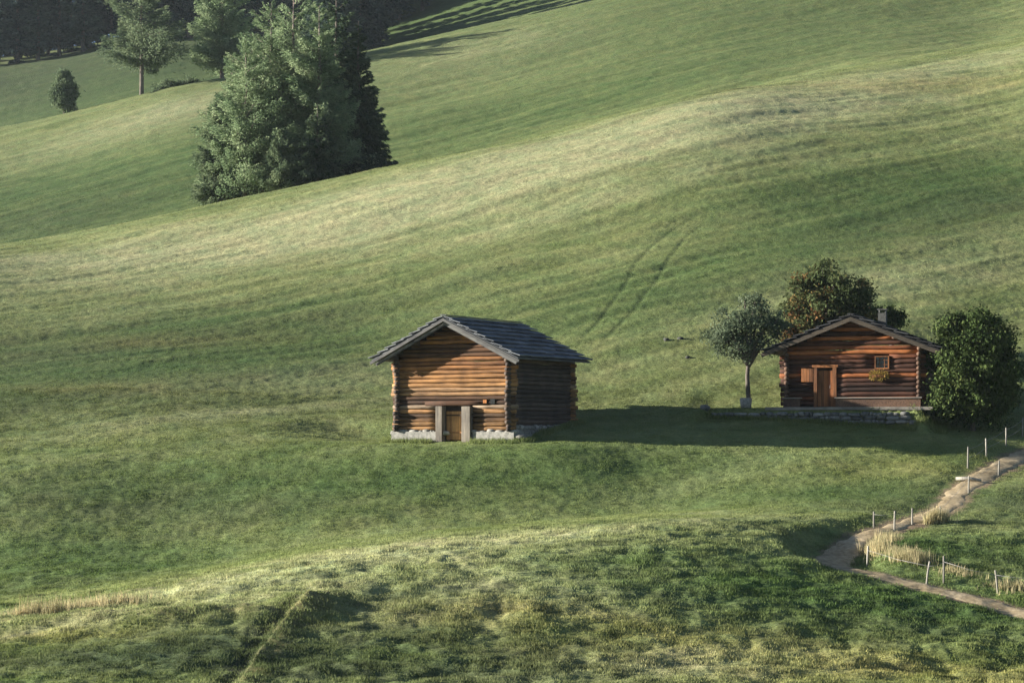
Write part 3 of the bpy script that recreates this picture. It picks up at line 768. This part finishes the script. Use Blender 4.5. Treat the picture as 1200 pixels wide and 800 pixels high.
def window(x0, x1, z0, z1, nx, nz):
    f = MB(); t = .06
    f.box((x0, -.16, z0), (x0 + t, .05, z1)); f.box((x1 - t, -.16, z0), (x1, .05, z1)); f.box((x0 + t, -.158, z0), (x1 - t, .05, z0 + t)); f.box((x0 + t, -.158, z1 - t), (x1 - t, .05, z1))
    w_ = f.build('window', M_cabdoor, cab)
    pn = MB(); pn.box((x0 + t, -.02, z0 + t), (x1 - t, -.01, z1 - t)); pn.build('pane', M_pane, w_)
    g = MB()
    for i in range(1, nx): xx = x0 + (x1 - x0) * i / nx; g.box((xx - .014, -.075, z0 + t), (xx + .014, -.03, z1 - t))
    for i in range(1, nz): zz = z0 + (z1 - z0) * i / nz; g.box((x0 + t, -.072, zz - .014), (x1 - t, -.032, zz + .014))
    g.build('glazing_bar', M_cabdoor, w_)
window(wx0, wx1, wz0, wz1, 3, 3)
sh = MB(); x = sx0
while x < sx1 - .02:
    w = random.uniform(.11, .16); sh.box((x + .003, -.15, sz0), (min(x + w, sx1) - .003, -.11, sz1), jit=.003); x += w
sh.build('shutter', M_cabdoor, cab)
roof = empty('roof', (0, 0, 0)); roof.parent = cab
yf, yb = -.62, D + .55
for sd in (-1, 1):
    roof_slope(sd, half, ridge_z, eave_z, yf, yb, 8, M_cabroof, roof)
    rake(sd, half, ridge_z, eave_z, yf + .03, .05, .20, .05, M_cabrake, roof)
rc = MB(); rc.box((-.16, yf, ridge_z + .09), (0, yb, ridge_z + .12)); rc.box((.004, yf - .01, ridge_z + .075), (.17, yb, ridge_z + .105)); rc.build('ridge_cap', M_cabroof, roof)
pu = MB()
for x, z in ((0, ridge_z - .22), (-2.1, ridge_z - 1.06), (2.1, ridge_z - 1.06), (-W / 2 + .28, eave_z + .12), (W / 2 - .28, eave_z + .12)):
    pu.tube([(x, yf + .15, z), (x, 2, z), (x, yb - .2, z)], .11, 10)
pu.build('purlin', M_cab_y, roof)
ch = MB(); ch.box((.60, 4.6, 3.7), (1.00, 5.0, 4.85), jit=.02); ch.build('chimney', M_darkrock, roof)
ch2 = MB()
for a in (.62, .93): ch2.box((a, 4.64, 4.87), (a + .05, 4.96, 5.02))
ch2.box((.54, 4.54, 5.025), (1.06, 5.06, 5.06)); ch2.build('chimney_cap', M_stone, roof)

# things in the cabin yard, all placed in the cabin's own directions
def put(H, lx, ly): p = world2(H, lx, ly); return p[0], p[1]
def local_empty(name, lx, ly, z): a, b_ = put(H2, lx, ly); return empty(name, (a, b_, z), -H2['th'])
def make_bench(lx, L, label):
    e = local_empty('bench', lx, -.42, H2['z']); tag(e, label, 'bench', 'plank benches along the cabin front')
    s = MB(); s.box((-L / 2, -.20, .42), (L / 2, -.005, .465), jit=.006); s.box((-L / 2 + .03, .005, .418), (L / 2 - .02, .20, .463), jit=.006); s.build('seat', M_bench, e)
    k_ = MB(); k_.box((-L / 2 + .06, -.13, -.02), (L / 2 - .06, -.10, .41), jit=.003); k_.build('shade_board', M_cab_y, e)  # dark board added in place of the shade under the seat
    n = max(2, int(L / 1.2) + 1)
    for i in range(n):
        xx = -L / 2 + .2 + (L - .4) * i / (n - 1); l = MB(); l.box((xx - .05, -.09, -.02), (xx + .05, .17, .415), jit=.006); l.build('leg', M_bench, e)
    return e
xa, xb = px2x(981), px2x(1077)
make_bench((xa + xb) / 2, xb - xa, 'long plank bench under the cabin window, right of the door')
xa, xb = px2x(922), px2x(944)
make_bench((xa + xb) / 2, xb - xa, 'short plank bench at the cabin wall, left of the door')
# planked deck edge and terrace wall
e = local_empty('terrace', 0, 0, H2['z']); tag(e, 'low wooden deck of long grey planks along the cabin front', 'deck')
dk = MB()
for i in range(5): dk.box((px2x(905), -1.02 + i * .2, -.07), (px2x(1090), -.83 + i * .2, -.015), jit=.005)
dk.build('deck_board', M_bench, e)
jb = MB(); jb.box((px2x(905), -1.07, -.16), (px2x(1090), -1.03, -.02), jit=.004); jb.build('edge_board', M_bench, e)
e = local_empty('stone_wall', 0, 0, H2['z']); tag(e, 'low dry stone terrace wall below the cabin deck', 'wall')
sw = MB(); rubble(sw, (px2x(838), -1.18), (px2x(1066), -1.18), -.85, -.28, .20, 3); sw.build('stonework', M_stone, e)

def stones(spots, mat, label, group):
    for px, row, s, dk_ in spots:
        p = at(px, row); z = ground_z(*p); b = MB(); b.rock((0, 0, 0), s, s * .8, s * .55); o = b.build('rock', mat)
        o.location = (p[0], p[1], z + s * .1); o.rotation_euler = (0, 0, random.uniform(0, 6)); tag(o, label if isinstance(label, str) else label.pop(0), 'rock', group)
stones([(826, 489, .32, 0)], M_stone, 'pale grey boulder at the left end of the stone terrace wall', None)
stones([(781, 399.5, .21, 0), (797, 398.5, .19, 0), (806, 419, .18, 0)], M_darkrock, ['dark stone on the slope between barn and fruit tree, left one of a close pair', 'dark stone on the slope between barn and fruit tree, right one of a close pair', 'lone dark stone in the grass below the close pair of stones'], 'dark stones in the slope')
tu = local_empty('tub', px2x(881), -.55, H2['z'] - .05); tag(tu, 'small grey stone tub at the foot of the fruit tree', 'tub')
b = MB(); b.tube([(0, 0, 0), (0, 0, .25), (0, 0, .46), (0, 0, .50)], [.26, .29, .31, .29], 14, wob=.02); b.build('bowl', M_stone, tu)
b = MB(); b.tube([(0, 0, .503), (0, 0, .52)], [.24, .23], 14); b.build('soil', M_dirt, tu)

# ------------------------------------------------------------------ foliage
def leaves(C, U, Vv, rnd):
    """diamond leaves: centre, half length vector, half width vector"""
    n = len(C); P = np.empty((n, 4, 3), np.float32)
    P[:, 0] = C - U; P[:, 1] = C + Vv + U * .1; P[:, 2] = C + U; P[:, 3] = C - Vv + U * .1
    return P.reshape(-1, 3), np.arange(n * 4).reshape(-1, 4), np.repeat(rnd, 4)

def unit(a): return a / np.maximum(np.linalg.norm(a, axis=1, keepdims=True), 1e-6)

def conifer_data(h, r, seed, base_h=.06, nbr=150, per=110, leaf=(.20, .055), droop=.35, shape=.85, fluffy=.5, irregular=.25):
    g = np.random.default_rng(seed); C, U, Vv, Rn = [], [], [], []; lim = []
    for i in range(nbr):
        t = base_h + (1 - base_h) * (1 - math.sqrt(1 - (i + g.random()) / nbr)) if i > nbr * .15 else base_h + (1 - base_h) * g.random() ** 1.4
        t = min(t, .985); ph = g.uniform(0, 2 * math.pi)
        tt = (t - base_h) / (1 - base_h)
        L = r * max(.03, (1 - tt)) ** shape * (1 + g.normal(0, irregular)) * (1 + .16 * math.sin(ph * 2 + seed)) * min(1, .55 + tt * 6)
        L = max(L, .25); z0 = t * h
        up = .45 * tt - droop * (1 - tt) * g.uniform(.5, 1.3)
        k_ = max(14, int(per * (L / r) ** 1.1)); s = g.random(k_) ** .62
        cx = np.cos(ph); sx = np.sin(ph)
        bend = up * L * s + .18 * L * s * s
        lat = g.normal(0, 1, k_) * L * .17 * (1.1 - s * .75)
        px = cx * L * s - sx * lat; py = sx * L * s + cx * lat
        pz = z0 + bend - np.abs(g.normal(0, 1, k_)) * .16 * L * .6 * fluffy + g.normal(0, .10, k_) * fluffy
        C.append(np.stack([px, py, pz], 1))
        d = np.stack([cx - sx * lat / (L * .5) + g.normal(0, .35, k_), sx + cx * lat / (L * .5) + g.normal(0, .35, k_), g.normal(-.25 + up, .45, k_)], 1)
        d = unit(d); nrm = g.normal(0, 1, (k_, 3)); sd = unit(np.cross(d, nrm))
        ll = leaf[0] * g.uniform(.6, 1.4, (k_, 1)); U.append(d * ll); Vv.append(sd * leaf[1] * g.uniform(.7, 1.4, (k_, 1)))
        Rn.append(np.clip(g.normal(.5, .2) + g.normal(0, .16, k_), 0, 1))
        if i % 2 == 0: lim.append(((0, 0, z0 * .995), (cx * L * .45, sx * L * .45, z0 + up * L * .45), (cx * L * .9, sx * L * .9, z0 + up * L * .9 + .14 * L), L))
    return leaves(np.concatenate(C), np.concatenate(U), np.concatenate(Vv), np.concatenate(Rn)), lim

def conifer_meshes(h, r, seed, lm, bm, **kw):
    (v, f, rn), lim = conifer_data(h, r, seed, **kw)
    b = MB(); tr = h * .014 + .06
    b.tube([(0, 0, -.4), (0, 0, .2), (.03, .02, h * .35), (-.02, .02, h * .7), (0, 0, h * .985)], [tr * 1.5, tr * 1.1, tr * .85, tr * .45, .02], 9, .5, wob=.06)
    lb = None
    for a, c, d, L in lim: b.tube([a, c, d], [.018 * L + .012, .010 * L + .008, .006], 5, .4)
    return (v, f, rn), b, lb

def tree(name, x, y, z, data, lm, bm, label, cat, group=None, rot=0):
    e = empty(name, (x, y, z), rot); tag(e, label, cat, group)
    (v, f, rn), b, lb = data
    b.build('trunk', bm, e)
    np_mesh('crown', v, f, lm, e, attrs={'rnd': rn})
    return e

L_larch = leaf_material('larch_needles', [(0, (.09, .14, .075)), (.5, (.21, .28, .15)), (1, (.33, .39, .23))], .42)
L_larchb = leaf_material('blue_larch_needles', [(0, (.07, .105, .065)), (.5, (.14, .185, .105)), (1, (.22, .26, .15))], .35)
L_spruce = leaf_material('spruce_needles', [(0, (.03, .05, .032)), (.5, (.062, .088, .052)), (1, (.11, .145, .085))], .2)
L_forest = leaf_material('forest_needles', [(0, (.02, .036, .033)), (.6, (.05, .076, .064)), (1, (.10, .135, .11))], .15)
L_forestb = leaf_material('pale_forest_needles', [(0, (.035, .058, .048)), (.6, (.075, .11, .085)), (1, (.12, .16, .12))], .2)
L_apple = leaf_material('fruit_tree_leaves', [(0, (.065, .09, .055)), (.5, (.13, .165, .10)), (1, (.22, .25, .165))], .35)
L_rowan = leaf_material('rowan_leaves', [(0, (.045, .068, .030)), (.5, (.095, .118, .050)), (.68, (.12, .115, .045)), (.80, (.17, .12, .048)), (1, (.23, .105, .05))], .3)
L_bush = leaf_material('round_tree_leaves', [(0, (.024, .040, .015)), (.5, (.058, .085, .029)), (1, (.125, .145, .05))], .10)

def base_at(px, Yd):
    X = (px - 600) / F * Yd; return X, Yd, ground_z(X, Yd) - .1

def tall(px, Yd, toprow):   # height that brings the top to a row of the picture
    X, Y_, z = base_at(px, Yd); return (HR - toprow) / F * Yd - z

clump = [  # px, Y, top row, radius, kind, label
    (344, 187, -14, 5.0, 'larch', 'tallest pale green larch in the middle of the tree group on the crest'),
    (288, 185, 42, 4.0, 'larch', 'broad pale larch at the sunny left front of the tree group on the crest'),
    (318, 188, 0, 4.4, 'larch', 'pale larch just left of the tallest larch in the tree group'),
    (258, 186, 112, 2.2, 'blue', 'short blue green conifer at the left edge of the tree group on the crest'),
    (374, 184.5, 4, 3.3, 'larch', 'slim larch right of the tallest larch, half in shade'),
    (394, 190, -16, 4.8, 'spruce', 'tall dark spruce on the shaded right side of the tree group'),
    (420, 187.5, 22, 3.1, 'spruce', 'lower dark spruce at the right edge of the tree group on the crest'),
    (372, 181, 120, 2.2, 'spruce', 'short dark spruce at the front of the tree group'),
    (330, 181, 150, 1.9, 'blue', 'small conifer with pale branches at the foot of the tree group'),
]
for i, (px, Yd, tr_, r_, kd, lb_) in enumerate(clump):
    X, Y_, z = base_at(px, Yd); h = tall(px, Yd, tr_)
    big = h > 10
    if kd == 'spruce':
        d = conifer_meshes(h, r_, 30 + i, L_spruce, M_bark, base_h=.04, nbr=230 if big else 120, per=150 if big else 110, leaf=(.24, .06), droop=.42, shape=.8, irregular=.16, fluffy=.4); lm, bm = L_spruce, M_bark
    else:
        lm = L_larch if kd == 'larch' else L_larchb; bm = M_barkl
        d = conifer_meshes(h, r_, 30 + i, lm, bm, base_h=.05, nbr=280 if big else 140, per=250 if big else 200, leaf=(.15, .042), droop=.10, shape=.56, irregular=.24, fluffy=.9)
    tree('larch_tree' if kd != 'spruce' else 'spruce_tree', X, Y_, z, d, lm, bm, lb_, 'tree', 'trees in the group on the crest', random.uniform(0, 6))

# single trees further up
X, Y_, z = base_at(166, 287); h = tall(166, 287, -30)
d = conifer_meshes(h, 5.3, 61, None, None, base_h=.20, nbr=85, per=330, leaf=(.24, .07), droop=.10, shape=.42, irregular=.34, fluffy=1.1)
tree('larch_tree', X, Y_, z, d, L_larchb, M_bark, 'lone tall larch with bare lower trunk on the far crest', 'tree')
X, Y_, z = base_at(260, 292); h = tall(260, 292, -40)
d = conifer_meshes(h, 4.0, 62, None, None, base_h=.06, nbr=230, per=150, leaf=(.24, .07), droop=.05, shape=.38, irregular=.2, fluffy=.9)
tree('larch_tree', X, Y_, z, d, L_larch, M_barkl, 'slender pale larch behind the left shoulder of the tree group', 'tree')
# the dark forest along the upper edge: four trees, then copies that share their meshes
proto = []
for q in range(4):
    h = [21, 24, 19, 22][q]
    d = conifer_meshes(h, [3.4, 3.8, 3.0, 3.6][q], 80 + q, None, None, base_h=[.03, .02, .05, .02][q], nbr=150, per=75, leaf=(.40, .12), droop=.3, shape=.75, irregular=.2, fluffy=.6)
    proto.append(d)
first = {}
def forest_tree(px, Yd, q, s):
    X, Y_, z = base_at(px, Yd)
    if q not in first:
        e = tree('forest_spruce', X, Y_, z, proto[q], L_forest if q in (0, 3) else L_forestb, M_bark, 'dark spruce in the forest edge along the top left of the slope', 'tree', 'spruces of the dark forest edge'); first[q] = e
    else:
        src = first[q]; e = src.copy(); col.objects.link(e); e.location = (X, Y_, z)
        for chd in list(src.children):
            c_ = chd.copy(); col.objects.link(c_); c_.parent = e
            for g_ in chd.children:
                d_ = g_.copy(); col.objects.link(d_); d_.parent = c_
    e.rotation_euler = (0, 0, random.uniform(0, 6.28)); e.scale = (s, s, s * random.uniform(.9, 1.1))
for Yd, st, off in ((397, 24, 0), (408, 26, 9), (424, 24, 3)):
    px = -40 + off
    while px < 512:
        if not (110 < px < 132 and Yd < 410):
            forest_tree(px + random.uniform(-6, 6), Yd + random.uniform(-3, 3), random.randrange(4), random.uniform(.85, 1.15))
        px += st * random.uniform(.75, 1.3)

for px, Yd in ((392, 352), (404, 345), (412, 360), (421, 352), (430, 368), (398, 370), (440, 384), (388, 344), (396, 358), (408, 349), (416, 366), (426, 358), (424, 376), (380, 350), (384, 362)):
    forest_tree(px, Yd, random.randrange(4), random.uniform(.95, 1.2))

def broadleaf_data(blobs, base_pt, nclump, per, leaf, seed, crown_r=.42, rfun=None, fork=.35):
    """blobs: (x,y,z,r) in the tree's own metres; leaves sit in clumps inside them, thinner between"""
    g = np.random.default_rng(seed); bl = np.array(blobs, float)
    wts = bl[:, 3] ** 2.4; wts /= wts.sum(); C, U, Vv, Rn = [], [], [], []
    tb = MB(); lb = None
    for i in range(nclump):
        k_ = g.choice(len(bl), p=wts); d = unit(g.normal(0, 1, (1, 3)))[0]; rr = bl[k_, 3] * g.random() ** .42
        c = bl[k_, :3] + d * rr * np.array([1, 1, .92]) * (1 + g.normal(0, .10))
        s = crown_r * g.uniform(.6, 1.35); n = int(per * s / crown_r)
        P = c + g.normal(0, 1, (n, 3)) * s * np.array([.55, .55, .40]); C.append(P)
        dd = unit(g.normal(0, 1, (n, 3)) + np.array([0, 0, -.35])); U.append(dd * leaf[0] * g.uniform(.6, 1.4, (n, 1)))
        Vv.append(unit(np.cross(dd, g.normal(0, 1, (n, 3)))) * leaf[1] * g.uniform(.6, 1.4, (n, 1)))
        rc_ = g.normal(.42, .13) if rfun is None else rfun(c, g)
        Rn.append(np.clip(rc_ + g.normal(0, .12, n), 0, 1))
        if i % 3 == 0:
            ctr = bl[k_, :3]; tb.tube([(ctr[0] * .45, ctr[1] * .45, ctr[2] * .86), ((ctr[0] * .3 + c[0] * .6), (ctr[1] * .3 + c[1] * .6), ctr[2] * .45 + c[2] * .5), tuple(c)], [.035, .022, .008], 5, .4)
    top = bl[:, 2].min() * fork + bl[:, 2].mean() * (1 - fork)
    tr = .13
    tb.tube([(0, 0, -.3), (.02, 0, .25), (-.05, .03, top * .45), (.04, 0, top * .8)], [tr * 1.5, tr, tr * .85, tr * .65], 9, .5, wob=.06)
    for b_ in bl:
        q_ = .9 if b_[2] > top * .95 else .5
        tb.tube([(.02, 0, top * .58), (b_[0] * .45 * q_, b_[1] * .45 * q_, top * .62 + (b_[2] - top * .62) * .6), (b_[0] * q_, b_[1] * q_, max(b_[2], top * .85))], [tr * .6, tr * .42, .03], 7, .5)
    return leaves(np.concatenate(C), np.concatenate(U), np.concatenate(Vv), np.concatenate(Rn)), tb, lb

def blob_tree(name, px0, Yd, z, pixblobs, nclump, per, leaf, seed, lm, label, cat, **kw):
    k_ = Yd / F; X = (px0 - 600) * k_; g = random.Random(seed); bl = []
    for (px, row, r_) in pixblobs:
        for dy in ((0,) if r_ < 16 else (-.45, .45)):
            bl.append(((px - px0) * k_, dy * r_ * k_ + g.uniform(-.2, .2), (HR - row) * k_ - z, r_ * k_ * .95))
    d = broadleaf_data(bl, None, nclump, per, leaf, seed, **kw)
    return tree(name, X, Yd, z, d, lm, M_bark, label, cat)

blob_tree('fruit_tree', 877, 107.4, ground_z((877 - 600) / F * 107.4, 107.4) - .1, [(848, 390, 19), (872, 376, 20), (886, 354, 13), (904, 378, 18), (866, 408, 17), (917, 390, 11), (893, 402, 14), (848, 368, 11), (836, 392, 11), (872, 352, 9), (842, 410, 9), (912, 404, 9), (895, 362, 10)], 150, 58, (.085, .038), 201, L_apple,
          'thin grey green fruit tree with slender trunk left of the cabin', 'tree', crown_r=.34)
z = ground_z((965 - 600) / F * 115, 115)
blob_tree('rowan_tree', 965, 115, z - .2, [(930, 362, 20), (938, 340, 16), (962, 325, 20), (972, 345, 28), (1000, 350, 27), (1012, 372, 22), (922, 388, 14), (950, 380, 24), (985, 385, 24), (948, 400, 18)], 300, 95, (.10, .05), 202, L_rowan,
          'rowan tree with reddening leaves on its left side, behind the cabin', 'tree', crown_r=.42, rfun=lambda c, g: (g.normal(.72, .16) if c[0] < .2 - .2 * c[1] and g.random() < .42 else g.normal(.38, .12)))
z = ground_z((1140 - 600) / F * 104.2, 104.2)
blob_tree('round_tree', 1140, 104.2, z - .2, [(1142, 396, 34), (1120, 388, 22), (1160, 402, 30), (1166, 430, 28), (1140, 430, 40), (1116, 420, 24), (1116, 450, 24), (1150, 458, 32), (1112, 470, 18), (1128, 474, 16), (1170, 462, 22), (1135, 480, 16), (1160, 480, 16), (1098, 474, 11)], 760, 120, (.095, .045), 203, L_bush,
          'dense round leafy tree growing to the ground right of the cabin', 'tree', crown_r=.42)
z = ground_z((1043 - 600) / F * 116, 116)
blob_tree('shrub', 1045, 117, ground_z((1045 - 600) / F * 117, 117) - .1, [(1040, 372, 11), (1052, 376, 10), (1045, 366, 8)], 40, 70, (.09, .045), 204, L_bush, 'small shrub behind the cabin chimney', 'shrub', crown_r=.3)
X, Y_, z = base_at(75, 285.5); r0 = HR - F * z / Y_
blob_tree('pine_tree', 75, 285.5, z, [(75, r0 - 16, 13), (73, r0 - 26, 14), (78, r0 - 30, 12), (76, r0 - 39, 9.5), (76, r0 - 46, 5)], 190, 90, (.24, .07), 63, L_larchb, 'small egg shaped pine standing alone on the far crest at left', 'tree', crown_r=.5)
# low shrubs at the foot of the far crest trees
for px, Yd, s, lb_ in ((196, 296, 10, 'low shrub on the far crest, nearer to the lone larch'), (222, 297, 8, 'low shrub on the far crest, nearer to the slender larch')):
    z = ground_z((px - 600) / F * Yd, Yd); r0 = HR - F * z / Yd
    tag(blob_tree('shrub', px, Yd, z - .1, [(px - s, r0 - 3, s * .8), (px + s * .7, r0 - 4, s * .9), (px, r0 - 7, s * .7)], 40, 60, (.2, .09), 300 + px, L_larchb, lb_, 'shrub', crown_r=.6), group='low shrubs on the far crest')

# yellow dried plant hanging under the cabin window
pl = local_empty('hanging_plant', px2x(1029), -.24, H2['z'] + row2z(440)); tag(pl, 'yellow green bushy plant hanging under the cabin window', 'plant')
g = np.random.default_rng(5); n = 700
d = unit(np.stack([g.normal(0, 1, n), g.normal(-.2, .25, n), g.normal(-.05, .55, n)], 1)); rad = g.random(n) ** .6
Cc = d * rad[:, None] * np.array([.52, .14, .30]) * g.uniform(.6, 1.1, (n, 1))
v, f, rn = leaves(Cc, d * .07, unit(np.cross(d, g.normal(0, 1, (n, 3)))) * .022, g.random(n))
np_mesh('foliage', v, f, leaf_material('dried_plant', [(0, (.22, .16, .04)), (1, (.42, .30, .08))], .3), pl, attrs={'rnd': rn})
bx = MB(); bx.box((-.34, -.07, -.10), (.34, .08, .04), .3); bx.build('planter', M_cabdoor, pl)

# ------------------------------------------------------------------ fences along the path
def fence(label, posts, wires, group='post and wire fences along the path'):
    pts = []
    P0 = at(posts[0][0], posts[0][1]); z0 = ground_z(*P0)
    e = empty('wire_fence', (P0[0], P0[1], z0)); tag(e, label, 'fence', group)
    for (px, row, hpx, lean) in posts:
        p = at(px, row); z = ground_z(*p); h = hpx * p[1] / F
        x, y = p[0] - P0[0], p[1] - P0[1]; zz = z - z0; r_ = .036
        b = MB(); b.tube([(x, y, zz - .3), (x + lean * h * .5, y, zz + h * .5), (x + lean * h, y, zz + h), (x + lean * h * 1.0, y, zz + h + .02)], [r_ * 1.05, r_, r_ * .95, r_ * .6], 8, None, wob=.05)
        b.build('post', M_fence, e); pts.append((x, y, zz, h, lean))
    w_ = MB()
    for fr in wires:
        for a, c in zip(pts[:-1], pts[1:]):
            A = Vector((a[0] + a[4] * a[3] * fr, a[1] - .06, a[2] + a[3] * fr)); B = Vector((c[0] + c[4] * c[3] * fr, c[1] - .06, c[2] + c[3] * fr))
            mid = (A + B) / 2 - Vector((0, 0, .05)); w_.tube([A, mid, B], .006, 5)
    w_.build('wire', M_wire, e)
fence('post and wire fence climbing to the dark round tree, above the path', [(1134, 546, 25, .02), (1156, 533, 21, -.03), (1179, 521, 22, 0), (1198, 509, 22, .02), (1222, 497, 22, 0)], (.9, .5))
fence('post fence on the near side of the upper path and its dry grass', [(1024, 612, 19, 0), (1048, 614, 22, .03), (1069, 610, 19, 0), (1102, 607, 17, 0), (1135, 577, 20, .02), (1170, 553, 17, .06)], (.85,))
fence('leaning post fence inside the bend of the lower path', [(1016, 648, 24, .06), (1085, 681, 26, .17), (1106, 681, 32, 0), (1170, 693, 26, -.14), (1225, 700, 26, 0)], (.8,))
p0, p1 = at(1120, 560), at(1150, 562)
o = MB(); zc = max(ground_z(*p0), ground_z(*p1)) + .10
o.tube([(p0[0] - (p0[0] + p1[0]) / 2, p0[1] - (p0[1] + p1[1]) / 2, ground_z(*p0) + .1 - zc), (0, 0, .02), (p1[0] - (p0[0] + p1[0]) / 2, p1[1] - (p0[1] + p1[1]) / 2, ground_z(*p1) + .1 - zc)], [.07, .075, .065], 8)
wb = o.build('log', M_fence); wb.location = ((p0[0] + p1[0]) / 2, (p0[1] + p1[1]) / 2, zc); tag(wb, 'pale log lying across the upper path as a water bar', 'log')

# ------------------------------------------------------------------ air
HAZE = 0.00007
def haze_box():
    b = MB(); b.box((-17500, -140, -60), (17500, 1720, 142)); m, nt, ns, ls = new_mat('haze_air')
    out = ns.new('ShaderNodeOutputMaterial'); v = ns.new('ShaderNodeVolumePrincipled')
    v.inputs['Color'].default_value = (.72, .82, .95, 1); v.inputs['Density'].default_value = HAZE; v.inputs['Anisotropy'].default_value = .2
    ls.new(v.outputs[0], out.inputs['Volume']); o = b.build('haze', m); tag(o, kind='stuff'); o['label'] = 'thin pale haze in the air over the slope'
haze_box()

# ------------------------------------------------------------------ light, sky, camera
to_sun = Vector((-math.cos(R(SUN_AZ)) * math.cos(R(SUN_EL)), -math.sin(R(SUN_AZ)) * math.cos(R(SUN_EL)), math.sin(R(SUN_EL))))
sl = bpy.data.lights.new('sun', 'SUN'); sl.energy = 5.0; sl.angle = R(.5); sl.color = (1, .94, .83)
so = bpy.data.objects.new('sun', sl); so.rotation_euler = to_sun.to_track_quat('Z', 'Y').to_euler(); so.location = (-60, 60, 60); col.objects.link(so)
wd = bpy.data.worlds.new('World'); scene.world = wd; wd.use_nodes = True
nt = wd.node_tree; bg = nt.nodes['Background']; sky = nt.nodes.new('ShaderNodeTexSky'); sky.sky_type = 'NISHITA'; sky.sun_disc = False
sky.sun_elevation = R(SUN_EL); sky.sun_rotation = math.atan2(to_sun.x, to_sun.y); sky.altitude = 1800; sky.air_density = .7; sky.dust_density = 1.0
nt.links.new(sky.outputs[0], bg.inputs[0]); bg.inputs[1].default_value = .05
cam = bpy.data.cameras.new('camera'); co = bpy.data.objects.new('camera', cam); col.objects.link(co); scene.camera = co
cam.sensor_fit = 'HORIZONTAL'; cam.sensor_width = 36; cam.lens = 36 * F / 1200; cam.clip_end = 6000; cam.clip_start = .5
co.location = (0, 0, 0); co.rotation_euler = (R(90), 0, 0)
cam.shift_y = (HR - 400) / 1200.0
scene.view_settings.view_transform = 'Standard'; scene.view_settings.look = 'None'; scene.view_settings.exposure = 1.74; scene.view_settings.gamma = 1
scene.view_settings.use_curve_mapping = False
scene.cycles.max_bounces = 6; scene.cycles.volume_bounces = 1; scene.cycles.use_denoising = True; scene.cycles.denoising_prefilter = 'NONE'
